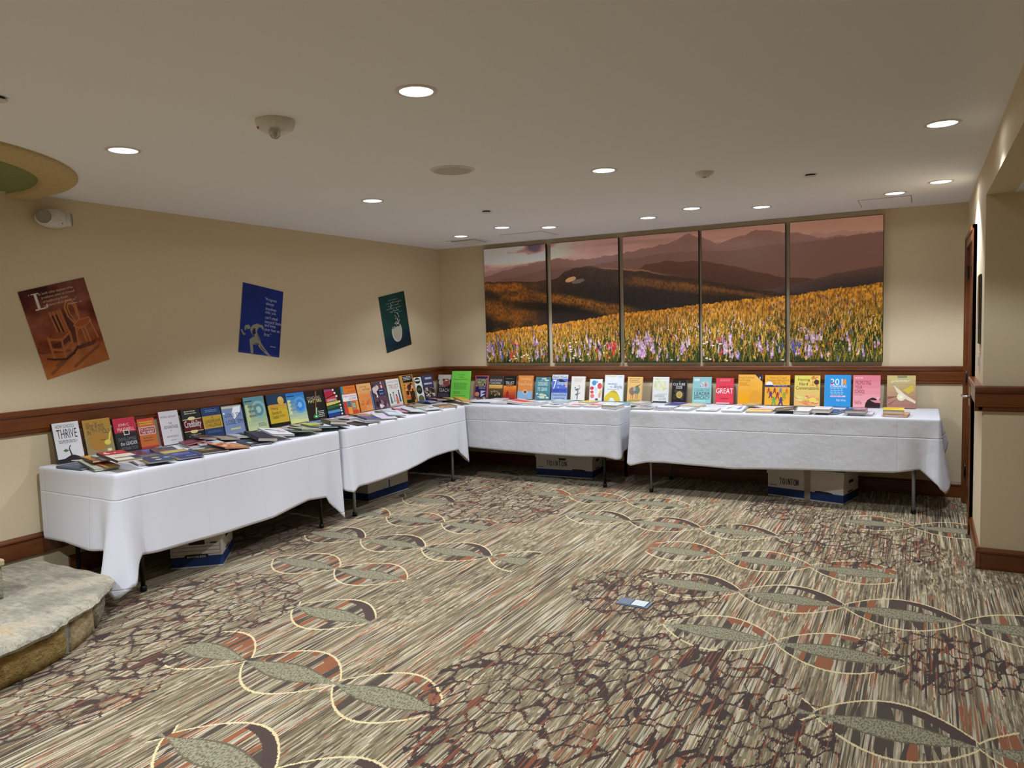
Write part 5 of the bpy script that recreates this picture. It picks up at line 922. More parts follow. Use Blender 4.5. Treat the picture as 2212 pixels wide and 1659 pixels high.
('B', 3.606, 0.132, 0.218, 0.275, 'e9a832', '4a2c1c', 0.016, [('t', 'How to Coach', 0.2, 0.88, 0.86, 0.95, '8a6418'), ('t', "Teachers Who Don't", 0.08, 0.79, 0.96, 0.87, '8a6418'), ('t', 'Think Like You', 0.2, 0.71, 0.84, 0.79, '8a6418'), ('c', 0.18, 0.7, 0.14, 0.09, 'e8e8e8'), ('r', 0, 0.6, 1, 0.67, '33305c'), ('l', 0.32, 0.615, 0.9, 0.655, 1, 'b8b4d0'), ('c', 0.16, 0.56, 0.0256, 0.0208, 'a04824'), ('p', [0.14400000000000002, 0.548, 0.176, 0.548, 0.24000000000000002, 0.5, 0.184, 0.516, 0.21600000000000003, 0.396, 0.184, 0.396, 0.16, 0.46799999999999997, 0.12, 0.396, 0.08800000000000001, 0.396, 0.136, 0.516, 0.07999999999999999, 0.5], 'a04824'), ('c', 0.4, 0.56, 0.0256, 0.0208, '8c2c1c'), ('p', [0.384, 0.548, 0.41600000000000004, 0.548, 0.48000000000000004, 0.5, 0.42400000000000004, 0.516, 0.456, 0.396, 0.42400000000000004, 0.396, 0.4, 0.46799999999999997, 0.36, 0.396, 0.328, 0.396, 0.376, 0.516, 0.32, 0.5], '8c2c1c'), ('c', 0.64, 0.56, 0.0256, 0.0208, '5c7890'), ('p', [0.624, 0.548, 0.656, 0.548, 0.72, 0.5, 0.664, 0.516, 0.6960000000000001, 0.396, 0.664, 0.396, 0.64, 0.46799999999999997, 0.6, 0.396, 0.5680000000000001, 0.396, 0.616, 0.516, 0.56, 0.5], '5c7890'), ('c', 0.88, 0.54, 0.0256, 0.0208, 'c07420'), ('p', [0.864, 0.528, 0.896, 0.528, 0.96, 0.48, 0.904, 0.496, 0.936, 0.376, 0.904, 0.376, 0.88, 0.44799999999999995, 0.84, 0.376, 0.808, 0.376, 0.856, 0.496, 0.8, 0.48], 'c07420'), ('c', 0.25, 0.435, 0.032, 0.026, '5c2c70'), ('p', [0.23, 0.42, 0.27, 0.42, 0.35, 0.36, 0.28, 0.38, 0.32, 0.22999999999999998, 0.28, 0.22999999999999998, 0.25, 0.32, 0.2, 0.22999999999999998, 0.16, 0.22999999999999998, 0.22, 0.38, 0.15, 0.36], '5c2c70'), ('c', 0.52, 0.41500000000000004, 0.032, 0.026, 'a02c30'), ('p', [0.5, 0.4, 0.54, 0.4, 0.62, 0.34, 0.55, 0.36000000000000004, 0.5900000000000001, 0.21000000000000002, 0.55, 0.21000000000000002, 0.52, 0.30000000000000004, 0.47000000000000003, 0.21000000000000002, 0.43000000000000005, 0.21000000000000002, 0.49, 0.36000000000000004, 0.42000000000000004, 0.34], 'a02c30'), ('c', 0.78, 0.41500000000000004, 0.032, 0.026, '88a438'), ('p', [0.76, 0.4, 0.8, 0.4, 0.88, 0.34, 0.81, 0.36000000000000004, 0.8500000000000001, 0.21000000000000002, 0.81, 0.21000000000000002, 0.78, 0.30000000000000004, 0.73, 0.21000000000000002, 0.6900000000000001, 0.21000000000000002, 0.75, 0.36000000000000004, 0.68, 0.34], '88a438'), ('c', 0.38, 0.24625, 0.0368, 0.029899999999999996, '58a848'), ('p', [0.357, 0.22899999999999998, 0.403, 0.22899999999999998, 0.495, 0.16, 0.4145, 0.183, 0.4605, 0.01050000000000001, 0.4145, 0.01050000000000001, 0.38, 0.114, 0.3225, 0.01050000000000001, 0.2765, 0.01050000000000001, 0.34550000000000003, 0.183, 0.265, 0.16], '58a848'), ('c', 0.66, 0.24, 0.0384, 0.0312, '3c3c78'), ('p', [0.636, 0.22199999999999998, 0.684, 0.22199999999999998, 0.78, 0.15, 0.6960000000000001, 0.174, 0.744, -0.006000000000000005, 0.6960000000000001, -0.006000000000000005, 0.66, 0.102, 0.6000000000000001, -0.006000000000000005, 0.552, -0.006000000000000005, 0.624, 0.174, 0.54, 0.15], '3c3c78')], 'upright golden book with many coloured paper people'),
('B', 3.863, 0.132, 0.214, 0.274, 'dccb6c', 'c0a858', 0.014, [('g', 0, 0, 1, 1, 'e0b070', 'd8cc5c', 6), ('n', 0, 0.02, 1, 0.4, 40, ['e09058', 'd8c468', 'e8a468', 'dcd080', 'd87c50']), ('n', 0.5, 0.6, 1, 1, 24, ['e0a050', 'd89048', 'e8b860', 'c87838']), ('c', 0.86, 0.78, 0.1, 0.08, '3c3028'), ('t', 'Having', 0.14, 0.8, 0.6, 0.9, '3c3418'), ('t', 'Hard', 0.2, 0.67, 0.52, 0.77, '3c3418'), ('t', 'Conversations', 0.06, 0.53, 0.96, 0.64, '3c3418'), ('c', 0.72, 0.2, 0.14, 0.08, 'e8d060')], 'upright yellow and orange book with autumn leaves and hard conversations title'),
('B', 4.115, 0.133, 0.212, 0.28, '2f8fd0', 'e8e8ec', 0.014, [('t', '201', 0.22, 0.68, 0.68, 0.88, 'f4f4f4'), ('r', 0.7, 0.7, 0.82, 0.86, 'e09038'), ('p', [0.22, 0.72, 0.34, 0.78, 0.3, 0.68], 'd02c50'), ('t', 'ICEBREAKERS', 0.22, 0.6, 0.84, 0.68, 'f4f4f4'), ('l', 0.22, 0.36, 0.72, 0.58, 4, 'a0d0ec'), ('r', 0.22, 0.3, 0.8, 0.35, 'd8c8e0'), ('l', 0.22, 0.305, 0.76, 0.345, 1, 'b04880'), ('t', 'Edie West', 0.46, 0.17, 0.82, 0.24, 'd8ecf8')], 'upright sky blue book with a large white 201'),
('B', 4.345, 0.133, 0.213, 0.279, 'e58f98', '3a2028', 0.012, [('g', 0, 0, 1, 1, 'eca4a8', 'dc7c88', 5), ('l', 0.06, 0.88, 0.4, 0.93, 1, 'f4d8d8'), ('t', 'PROMOTING', 0.08, 0.7, 0.66, 0.83, '7c2c3c'), ('t', 'YOUR', 0.08, 0.57, 0.34, 0.68, '7c2c3c'), ('t', 'SCHOOL', 0.06, 0.43, 0.44, 0.55, '7c2c3c'), ('l', 0.06, 0.36, 0.4, 0.39, 1, 'a05060'), ('p', [0.44, 0, 0.46, 0.12, 0.54, 0.23, 0.66, 0.29, 0.74, 0.31, 0.86, 0.27, 1, 0.28, 1, 0], '2c1a20'), ('p', [0.62, 0.23, 0.8, 0.22, 1, 0.24, 1, 0.14, 0.8, 0.15], 'e08890'), ('c', 0.92, 0.28, 0.06, 0.05, 'e4b0b0'), ('l', 0.06, 0.08, 0.36, 0.2, 3, 'b86070')], 'upright salmon pink book with black megaphone shape at lower right'),
('B', 4.609, 0.133, 0.215, 0.278, 'b99a68', '8c8468', 0.014, [('g', 0, 0, 1, 1, 'a87468', 'c8b878', 8), ('r', 0.36, 0.92, 0.7, 0.99, '88886c'), ('l', 0.14, 0.78, 0.86, 0.86, 2, 'e0dcc0'), ('p', [0.1, 0.8, 0.18, 0.8, 0.34, 0.5, 0.5, 0.34, 1, 0.14, 1, 0.22, 0.62, 0.42, 0.5, 0.52, 0.3, 0.7], 'e4d8b8'), ('c', 0.5, 0.34, 0.15, 0.12, 'e8e0b8'), ('c', 0.5, 0.34, 0.07, 0.055, 'f4f0d8'), ('p', [0.55, 0.55, 0.9, 0.72, 0.95, 0.55, 0.75, 0.44], 'd4b848'), ('p', [0.02, 0.26, 0.4, 0.36, 0.02, 0.34], '8c5850'), ('p', [0.02, 0.1, 0.4, 0.3, 0.1, 0.1], '8c5850')], 'upright khaki and rose book with glowing swirl, at the far right'),
]
LYING=[
(0.471, -4.579, 90.7, 0.146, 0.247, 0.0115, 0.7535, 0.0, 0.0, '3c3454', '4c7080', [('r', 0, 0.5, 0.6, 1, '2c3450'), ('l', 0.2, 0.6, 0.9, 0.8, 2, 'a8a0b8')], 'flat violet book with slate spine at the very end of the near table'),
(0.365, -4.418, 100.0, 0.103, 0.2, 0.0058, 0.7666, -0.12, 0.02, 'd8d4d0', 'dcdad8', [('l', 0.1, 0.3, 0.9, 0.7, 3, 'a8a8b0')], 'flat white book under the seedling book'),
(0.609, -4.583, 75.4, 0.138, 0.28, 0.0144, 0.7567, -0.02, 0.08, 'ccd0b4', '5c7468', [('l', 0.2, 0.3, 0.8, 0.8, 4, '98a488')], 'flat pale green book with tagged spine near the table end'),
(0.657, -4.542, 80.3, 0.086, 0.2, 0.0058, 0.7706, -0.02, 0.08, 'b89c4c', '8c3030', [('r', 0, 0.4, 1, 1, 'a85038')], 'flat yellow book with dark red spine end beneath light blue one'),
(0.533, -4.543, 74.1, 0.146, 0.245, 0.0144, 0.7963, -0.02, 0.0, 'c87c34', '2c1818', [('g', 0, 0, 1, 1, 'c46830', 'd0a040', 5), ('n', 0.1, 0.2, 0.9, 0.9, 20, ['d8a83c', 'b85c2c', 'e0b858'])], 'flat orange and gold marbled book with black spine'),
(0.608, -4.519, 77.8, 0.163, 0.2, 0.0101, 0.8125, -0.02, 0.0, 'b8c8d4', '8cb0c0', [('r', 0.3, 0.5, 0.9, 0.9, 'e0e0e8'), ('r', 0.6, 0.6, 0.9, 0.8, '8898b4')], 'flat light blue book with white upper half'),
(0.427, -4.272, 82.2, 0.129, 0.28, 0.0086, 0.7535, 0.0, 0.0, 'b0502c', 'a83040', [('n', 0, 0, 1, 1, 24, ['b84830', 'c8803c', '8c2c30', 'c8a040'])], 'flat rust and red book below the calla lily book'),
(0.397, -4.259, 73.6, 0.163, 0.214, 0.0115, 0.7646, 0.0, 0.0, '742c30', 'a05030', [('r', 0.1, 0.2, 0.9, 0.8, '6c2428'), ('l', 0.2, 0.4, 0.8, 0.6, 2, 'a87068')], 'flat maroon book with orange spine below the leader book'),
(0.343, -4.05, 75.0, 0.172, 0.2, 0.0101, 0.7535, 0.0, 0.0, '2c5ca4', '28508c', [('l', 0.1, 0.5, 0.9, 0.8, 2, '6c94cc'), ('r', 0.3, 0.1, 0.8, 0.16, 'c8d8ec')], 'flat royal blue book below the orange heart book'),
(0.526, -4.082, 69.5, 0.146, 0.248, 0.013, 0.7549, 0.0, 0.06, '5c5050', '7c2c34', [('r', 0.05, 0.1, 0.6, 0.6, '8c4448'), ('r', 0.5, 0.6, 1, 1, '3c3c40')], 'flat grey and maroon book between blue book and navy books'),
(0.684, -4.354, 69.0, 0.172, 0.28, 0.013, 0.754, 0.0, 0.04, 'dad4d4', '9c7c78', [('l', 0.1, 0.7, 0.9, 0.9, 2, 'a09c98')], 'flat white book with brown spine beside the red lettered paperback'),
(0.784, -4.55, 79.9, 0.146, 0.28, 0.0158, 0.8117, -0.02, 0.08, 'd8ccb8', '141214', [('r', 0, 0.6, 1, 1, 'b03034'), ('n', 0.1, 0.55, 0.9, 0.95, 22, ['e0c8c0', 'a82830', 'c85058']), ('r', 0.1, 0.2, 0.8, 0.3, '807860'), ('r', 0.7, 0, 1, 0.3, '3c3c58')], 'flat cream and red paperback with lettered black spine at the table corner'),
(0.775, -4.133, 77.5, 0.163, 0.28, 0.0115, 0.7565, 0.0, 0.06, '353f70', 'c8b478', [('r', 0, 0.72, 1, 1, 'c0a858'), ('l', 0.1, 0.35, 0.9, 0.6, 3, '8c98c8'), ('l', 0.4, 0.1, 0.9, 0.2, 1, 'a0acd4')], 'flat indigo book with gold top edge and tan spine'),
(0.768, -4.336, 74.6, 0.159, 0.28, 0.013, 0.7672, 0.0, 0.04, '2e4464', 'b89c50', [('l', 0.1, 0.62, 0.9, 0.9, 3, 'a89c70'), ('c', 0.5, 0.42, 0.16, 0.08, 'c0a868'), ('c', 0.85, 0.3, 0.12, 0.06, '8ca8c8'), ('c', 0.45, 0.16, 0.12, 0.05, 'c8ccd4')], 'flat navy book with yellow spine and scattered ovals'),
(0.382, -3.744, 71.7, 0.172, 0.2, 0.0086, 0.7535, 0.0, 0.0, 'dcd8d8', 'b8b0b0', [('l', 0.1, 0.6, 0.9, 0.9, 1, '50505c'), ('r', 0, 0, 0.7, 0.3, 'c87880')], 'flat white booklet with dark capitals and pink strip'),
(0.427, -3.694, 66.3, 0.163, 0.215, 0.0072, 0.7646, 0.0, 0.0, 'e0dedc', 'c8c0c0', [('l', 0.1, 0.6, 0.9, 0.85, 1, '68606c'), ('r', 0.1, 0.1, 0.6, 0.4, 'c86c74')], 'flat white booklet with a red block next to the indigo book'),
(0.336, -3.741, 65.9, 0.138, 0.204, 0.0086, 0.7652, 0.12, 0.0, '7c3840', '5c2028', [('l', 0.1, 0.3, 0.8, 0.7, 2, 'a87078')], 'flat plum book in front of the grey advantage book'),
(0.34, -3.63, 72.0, 0.129, 0.2, 0.0101, 0.8008, -0.12, 0.0, '4c3430', '2c2420', [('n', 0, 0, 1, 1, 14, ['6c4c38', '3c2c28', '7c6048'])], 'flat dark brown book at the foot of the maroon banded book'),
(0.401, -3.498, 68.3, 0.146, 0.27, 0.0086, 0.7773, -0.12, -0.02, 'b8a49c', '5c4c48', [('r', 0.2, 0.3, 0.8, 0.8, 'c0a070'), ('l', 0.1, 0.1, 0.9, 0.2, 1, '8c8084')], 'flat dusty mauve book with tan square at the foot of the gold banded book'),
(0.725, -3.92, 70.8, 0.181, 0.263, 0.0115, 0.7535, 0.0, 0.0, '3c3434', '2c7c84', [('c', 0.3, 0.85, 0.25, 0.1, 'd8d8dc'), ('n', 0.1, 0.35, 0.9, 0.75, 40, ['a88c50', 'c0a060', '7c6438', '8c7440']), ('r', 0.5, 0.9, 1, 1, '3c8088')], 'flat charcoal book with teal spine and heap of tan shapes'),
(0.758, -3.768, 73.4, 0.181, 0.28, 0.0101, 0.772, -0.1, 0.0, 'cc7838', '1e1a1c', [('g', 0, 0, 1, 1, 'd89858', 'c86030', 4), ('n', 0, 0, 1, 1, 46, ['e0b468', 'd85c38', 'e8c898', 'b84c24', 'e8a850'])], 'flat orange flame patterned book with black spine'),
(0.423, -3.362, 68.8, 0.129, 0.245, 0.0115, 0.772, -0.1, -0.02, 'd4d6da', 'c0c4cc', [('l', 0.1, 0.4, 0.9, 0.8, 3, '98a0a8')], 'flat white book at the foot of the periwinkle book'),
(0.526, -3.317, 69.5, 0.146, 0.248, 0.0101, 0.781, -0.12, -0.02, '8a9c40', '34481c', [('n', 0.1, 0.2, 0.9, 0.9, 22, ['a0b048', '6c7c34', 'b8c060'])], 'flat moss green book beside the stacked dark volumes'),
(0.754, -3.539, 68.9, 0.155, 0.28, 0.0115, 0.7535, 0.0, 0.0, '2c3454', '201c3c', [('r', 0.1, 0.2, 0.8, 0.5, 'c8c4b8'), ('r', 0.3, 0.24, 0.75, 0.46, '8c7c58'), ('l', 0.1, 0.65, 0.8, 0.85, 2, '6c7ca8')], 'flat midnight blue book with small photo strip'),
(0.399, -2.95, 63.4, 0.163, 0.278, 0.0072, 0.7535, 0.0, 0.0, 'a8b444', '5c6c2c', [('l', 0.1, 0.4, 0.8, 0.8, 3, '788034'), ('r', 0.6, 0.5, 1, 1, '7c8c48')], 'flat lime green booklet below the yellow standards book'),
(0.466, -2.965, 65.4, 0.146, 0.23, 0.0086, 0.7632, 0.0, 0.0, 'bcbcc8', '3c2c30', [('r', 0.3, 0, 0.8, 0.4, 'b89ca0'), ('l', 0.1, 0.6, 0.9, 0.8, 2, '8c8c98')], 'flat silver grey booklet beside the lime one'),
(0.755, -3.475, 68.1, 0.146, 0.28, 0.026, 0.7798, -0.12, 0.08, '24203c', '241c34', [('r', 0, 0, 1, 1, '201c34')], 'thick flat navy volume with red bands on its spine'),
(0.748, -3.333, 68.7, 0.172, 0.28, 0.013, 0.798, -0.12, 0.08, 'e6e4e6', 'd8d8dc', [('p', [0.1, 0.75, 0.3, 0.8, 0.6, 0.6, 0.8, 0.66, 0.6, 0.52, 0.3, 0.66], '2c2428'), ('n', 0.4, 0.25, 0.9, 0.55, 22, ['d89cb0', 'e0b4c0', 'd088a0'])], 'flat white book with pink flourish on the thick navy volume'),
(0.724, -3.131, 59.9, 0.172, 0.28, 0.0101, 0.7996, -0.12, -0.08, '1f6460', '173c4c', [('l', 0.1, 0.55, 0.8, 0.8, 2, '9cc4bc'), ('r', 0.5, 0.1, 0.9, 0.3, '4c948c')], 'flat deep teal book next to the pink lettered white book'),
(0.404, -2.677, 70.3, 0.129, 0.248, 0.0086, 0.7535, 0.0, 0.0, 'b4b49c', '4c4c44', [('n', 0, 0.2, 1, 1, 20, ['c8c8b0', '98987c', 'd0d0c0'])], 'flat speckled grey green book at the foot of the blue circles book'),
(0.333, -2.455, 66.1, 0.172, 0.2, 0.0086, 0.7535, 0.0, 0.0, '6478ac', '2c4470', [('l', 0.1, 0.3, 0.9, 0.8, 3, '8c9cc8'), ('r', 0.6, 0.4, 1, 1, 'a0a8cc')], 'flat dusty blue book at the foot of the black wand book'),
(0.475, -2.664, 66.4, 0.12, 0.2, 0.0115, 0.7646, 0.0, 0.0, 'c8c860', 'a8a038', [('r', 0.1, 0.2, 0.9, 0.8, 'd4d478')], 'flat pale yellow book tucked behind the teal and red one'),
(0.744, -3.035, 66.2, 0.163, 0.28, 0.0115, 0.7986, -0.12, -0.04, 'cfc48c', '6c4434', [('r', 0, 0.0, 1, 0.5, 'd4d4dc'), ('p', [0.35, 0.34, 0.5, 0.3, 0.6, 0.4, 0.9, 0.36, 0.6, 0.28, 0.45, 0.22], '24282c'), ('r', 0, 0, 1, 0.1, 'b8bc98')], 'flat straw yellow and white book with black bird'),
(0.732, -2.843, 61.6, 0.163, 0.28, 0.0101, 0.789, -0.08, -0.08, '3a7c94', '2c6c78', [('r', 0.05, 0.42, 0.72, 0.88, '44546c'), ('r', 0.12, 0.46, 0.66, 0.84, 'a4262c'), ('r', 0, 0.3, 0.9, 0.36, 'dce4e8')], 'flat teal book with crimson panel'),
(0.734, -2.687, 58.7, 0.146, 0.28, 0.0115, 0.786, -0.12, -0.02, '30406c', '28386c', [('r', 0, 0, 1, 0.3, 'c8c8d0')], 'flat slate blue book beneath the grey topped volume'),
(0.345, -2.089, 62.4, 0.12, 0.219, 0.0072, 0.7535, 0.0, 0.0, 'd4ccd0', 'b8b8c4', [('l', 0.1, 0.3, 0.9, 0.7, 2, 'c08890')], 'flat white leaflet at the foot of the pencil book'),
(0.443, -2.145, 83.8, 0.112, 0.2, 0.0072, 0.7632, 0.0, 0.0, 'dad4d4', 'a89ca0', [('r', 0.2, 0.4, 0.9, 0.6, 'b87880')], 'flat white leaflet with dark red strip near the patchwork book'),
(0.739, -2.713, 58.8, 0.138, 0.28, 0.026, 0.8029, -0.12, -0.02, '8c8078', '1e2444', [('r', 0, 0, 0.3, 0.12, 'd8d060'), ('l', 0.3, 0.4, 0.9, 0.7, 2, 'b0a8a0')], 'thick flat taupe book with lettered navy spine and yellow corner'),
(0.438, -2.031, 58.1, 0.163, 0.258, 0.0115, 0.774, -0.06, -0.04, 'd89858', '1c2444', [('r', 0.4, 0.3, 0.8, 0.9, '886c78'), ('n', 0, 0, 1, 0.5, 16, ['e0a868', 'c88040', 'dcb078'])], 'flat apricot book with navy spine at the foot of the peach book'),
(0.768, -2.416, 65.9, 0.103, 0.28, 0.0043, 0.7535, 0.0, 0.0, '201e20', '181818', [('r', 0.05, 0.05, 0.95, 0.5, '2a282a')], 'thin black folder lying at the table edge under papers'),
(0.758, -2.308, 69.2, 0.146, 0.28, 0.0072, 0.7623, -0.06, 0.0, 'dcdcda', 'c4c4c8', [('l', 0.1, 0.2, 0.9, 0.8, 5, 'c4c0c8'), ('r', 0.7, 0, 1, 0.3, '8c7c78')], 'loose white booklet on top of the taupe book'),
(0.732, -2.286, 55.3, 0.138, 0.28, 0.0086, 0.773, -0.06, -0.02, 'dedee0', 'c8c8d4', [('l', 0.1, 0.1, 0.9, 0.3, 2, 'c8a8ac')], 'flat white book under the blue hardback'),
(0.733, -2.267, 54.8, 0.133, 0.28, 0.013, 0.7829, -0.06, -0.02, '2c3c84', '1c2454', [('l', 0.1, 0.5, 0.9, 0.85, 3, '8c9cd4'), ('l', 0.2, 0.2, 0.8, 0.36, 2, 'b0bce0')], 'flat cobalt blue hardback with pale lettering'),
(0.453, -1.628, 70.2, 0.138, 0.221, 0.0101, 0.7535, 0.0, 0.0, '98987c', '54502c', [('r', 0.6, 0.2, 1, 0.7, 'c8c8b8')], 'flat olive grey book at the foot of the collage book'),
(0.718, -2.066, 55.9, 0.163, 0.28, 0.0101, 0.7603, -0.04, 0.08, 'e0e0de', 'c8ccc8', [('r', 0.1, 0.1, 0.9, 0.5, 'dccce0'), ('l', 0.1, 0.6, 0.9, 0.9, 3, 'c4ccd0')], 'large flat white book with lilac panel'),
(0.562, -1.619, 48.0, 0.146, 0.28, 0.0158, 0.7722, -0.12, 0.0, 'd08088', '8c2444', [('p', [0.1, 0.2, 0.9, 0.5, 0.9, 0.7, 0.1, 0.5], '6c54a0'), ('r', 0.2, 0.75, 0.9, 0.95, 'd89ca0')], 'flat pink and purple book with magenta spine'),
(0.711, -1.933, 52.6, 0.163, 0.28, 0.0101, 0.7825, -0.12, 0.06, 'dce0e4', 'b8c4d4', [('c', 0.6, 0.35, 0.2, 0.1, '9cb8dc'), ('r', 0, 0.6, 0.7, 0.72, '54749c'), ('l', 0.1, 0.8, 0.9, 0.95, 2, 'b8c8d8')], 'flat white book with pale blue emblem'),
(0.428, -1.123, 59.6, 0.146, 0.273, 0.0086, 0.7535, 0.0, 0.0, 'a8a07c', '6c5c44', [('r', 0, 0.4, 0.5, 1, 'c09088'), ('r', 0.5, 0, 1, 0.6, '989070')], 'flat khaki and rose book behind the pink and purple one'),
(0.312, -0.729, 54.0, 0.146, 0.2, 0.0086, 0.7535, 0.0, 0.0, '94b8c4', '5c8898', [('l', 0.1, 0.3, 0.9, 0.7, 2, 'c0d4dc')], 'flat sea blue booklet at the foot of the portrait collage book'),
(0.345, -0.765, 77.3, 0.172, 0.2, 0.0086, 0.7646, 0.0, 0.0, '4c68b4', '345090', [('r', 0, 0, 1, 0.25, 'e0e4ec'), ('r', 0.5, 0.3, 0.9, 0.9, '9c84bc')], 'flat blue and lilac book with white stripe'),
(0.526, -1.369, 49.2, 0.172, 0.2, 0.0058, 0.7535, 0.0, 0.0, 'c8ccd4', '3c3c44', [('r', 0.1, 0.1, 0.5, 0.9, '1c1c24'), ('r', 0.55, 0.1, 0.9, 0.5, '2c3444')], 'flat black and white pamphlet in the middle of the far left table'),
(0.713, -1.609, 55.5, 0.172, 0.28, 0.0072, 0.7772, -0.12, 0.02, 'e2e4e6', '6c7078', [('r', 0.03, 0.03, 0.97, 0.97, 'dfe2e4'), ('l', 0.2, 0.4, 0.8, 0.7, 3, 'b8bcc4')], 'flat white book with thin grey outline'),
(0.717, -1.373, 60.5, 0.189, 0.28, 0.0086, 0.7618, 0.0, 0.0, 'e0e4e2', 'b8c8c0', [('c', 0.35, 0.6, 0.16, 0.14, 'd07060'), ('c', 0.35, 0.6, 0.08, 0.07, 'e8b060'), ('c', 0.65, 0.5, 0.16, 0.12, '54386c'), ('r', 0, 0.4, 0.3, 0.7, '88b0a0')], 'flat white book with red and purple discs'),
(0.321, -0.508, 56.2, 0.163, 0.206, 0.0086, 0.7535, 0.0, 0.0, '4c88bc', '3c6c9c', [('l', 0.1, 0.3, 0.9, 0.6, 2, '88b4d8')], 'flat azure booklet near the far corner'),
(0.37, -0.672, 58.8, 0.138, 0.258, 0.013, 0.781, -0.06, -0.02, 'b87c74', '54283c', [('r', 0.4, 0.2, 0.9, 0.7, '6c3038'), ('r', 0, 0.6, 0.5, 1, 'd0a098')], 'flat terracotta pink book with maroon spine'),
(0.369, -0.227, 100.0, 0.129, 0.2, 0.0072, 0.7646, -0.08, 0.0, '98a0a0', '70787c', [('l', 0.1, 0.2, 0.9, 0.8, 3, 'c0c8c4')], 'flat grey booklet before the violet photo book'),
(0.706, -1.096, 52.6, 0.172, 0.28, 0.013, 0.7535, 0.0, 0.0, 'b0886c', '8c6440', [('r', 0.1, 0.45, 0.7, 0.75, '6c4c44'), ('r', 0, 0, 1, 0.35, 'c89854'), ('r', 0.85, 0, 1, 1, '4c4c44')], 'flat brown and amber book at the corner of the far left table'),
(0.533, -0.655, 51.9, 0.146, 0.28, 0.0101, 0.7942, -0.12, -0.02, 'e0cc70', 'b8a044', [('l', 0.2, 0.4, 0.8, 0.8, 2, 'c8b058')], 'flat light yellow book near the green sign'),
(0.744, -0.764, 53.6, 0.112, 0.28, 0.013, 0.7845, -0.12, 0.08, 'e0a248', 'b8803c', [('g', 0, 0, 1, 1, 'e0a850', 'd89838', 3)], 'flat orange envelope like book jutting over the table joint'),
(0.796, -0.36, 0, 0.165, 0.2, 0.016, 0.7535, 0.0, 0.0, 'e0dede', 'c8c8c8', [('l', 0.1, 0.2, 0.9, 0.8, 4, 'd0c4c8')], 'flat white book in front of the dark brown sunset book'),
(0.979, -0.608, 0, 0.195, 0.2, 0.012, 0.7535, 0.0, 0.0, 'e4dcdc', 'd0d0d0', [('p', [0.1, 0.05, 0.9, 0.3, 0.95, 0.5, 0.3, 0.2], 'd0a0a0'), ('p', [0.3, 0.05, 0.95, 0.55, 0.98, 0.75, 0.5, 0.3], 'a87c7c'), ('p', [0.7, 0.4, 0.98, 0.6, 0.98, 0.8], '38282c')], 'flat white book printed with pink reaching hands'),
(1.164, -0.594, -4, 0.173, 0.24, 0.018, 0.7708, -0.1, 0.0, 'e6dadc', 'd8d8d8', [('r', 0.05, 0.3, 1, 0.8, 'd84850'), ('r', 0.05, 0.1, 1, 0.3, 'e8a8ac')], 'flat book with broad coral red panel in front of the orange and blue book'),
(1.364, -0.637, -4, 0.172, 0.24, 0.022, 0.7535, 0.0, 0.0, 'e4e4ea', 'c4c8c8', [('p', [0, 0.1, 0.5, 0.1, 0.6, 0.4, 0.1, 0.35], 'e8c060'), ('p', [0.4, 0.1, 1, 0.1, 1, 0.35, 0.55, 0.35], '6cb0c4'), ('p', [0, 0.35, 0.3, 0.4, 0.4, 1, 0.2, 1], 'd86c58')], 'flat white book with rainbow band along its lower edge'),
(1.544, -0.33, 0, 0.173, 0.16, 0.016, 0.7535, 0.0, 0.0, 'cfe0dc', 'b0b8b8', [('r', 0.4, 0.5, 1, 1, '94c4b8')], 'flat mint green book behind the black splash one'),
(1.849, -0.338, -8, 0.134, 0.18, 0.014, 0.7535, 0.0, 0.0, 'e4d070', 'c8b850', [('r', 0, 0.4, 1, 0.9, 'e8c040')], 'flat yellow book between two white ones with red panels'),
(2.076, -0.398, -8, 0.12, 0.18, 0.01, 0.7535, 0.0, 0.0, 'dfe4e4', 'c0c8c8', [('l', 0.1, 0.3, 0.9, 0.9, 4, 'a8b4bc')], 'flat white leaflet beside the small red panel book'),
(2.273, -0.379, -14, 0.123, 0.22, 0.016, 0.7535, 0.0, 0.0, '7cb8d8', 'd8d8d8', [('r', 0, 0.4, 1, 1, '4c9060'), ('r', 0.1, 0.0, 0.8, 0.4, '6ca8e0'), ('c', 0.6, 0.75, 0.16, 0.1, 'd0e4c0')], 'flat green and blue book by the table joint'),
(2.413, -0.407, -14, 0.12, 0.2, 0.022, 0.7535, 0.0, 0.0, 'd0ccc4', 'b8b4ac', [('l', 0.2, 0.4, 0.8, 0.8, 2, 'b8b4b0')], 'flat grey book right at the table joint'),
(1.616, -0.718, -2, 0.189, 0.25, 0.012, 0.7535, 0.0, 0.0, 'e8e8e8', 'c8c8c8', [('c', 0.5, 0.62, 0.42, 0.2, '34343c'), ('r', 0.25, 0.56, 0.75, 0.68, 'dcdce0'), ('p', [0.5, 0.2, 0.8, 0.4, 0.5, 0.5], '2c2c34')], 'flat white magazine with black splash, overhanging the front edge'),
(1.857, -0.671, -2, 0.139, 0.22, 0.014, 0.7535, 0.0, 0.0, 'e8e4e4', 'd8d8d8', [('r', 0.15, 0.25, 0.95, 0.68, 'c84c74')], 'flat white book with magenta rectangle'),
(2.037, -0.659, -2, 0.142, 0.2, 0.014, 0.7535, 0.0, 0.0, 'e8e2dc', 'd8d8d8', [('r', 0.15, 0.3, 0.95, 0.85, 'dc4c44'), ('c', 0.5, 0.4, 0.12, 0.04, '5c1c1c')], 'flat white book with bright red rectangle'),
(2.257, -0.735, -3, 0.152, 0.19, 0.034, 0.7535, 0.0, 0.0, 'e6e8ea', 'c8c4b4', [('l', 0.1, 0.2, 0.9, 0.8, 5, 'a8b0bc')], 'thick flat white hardback with deep page edge'),
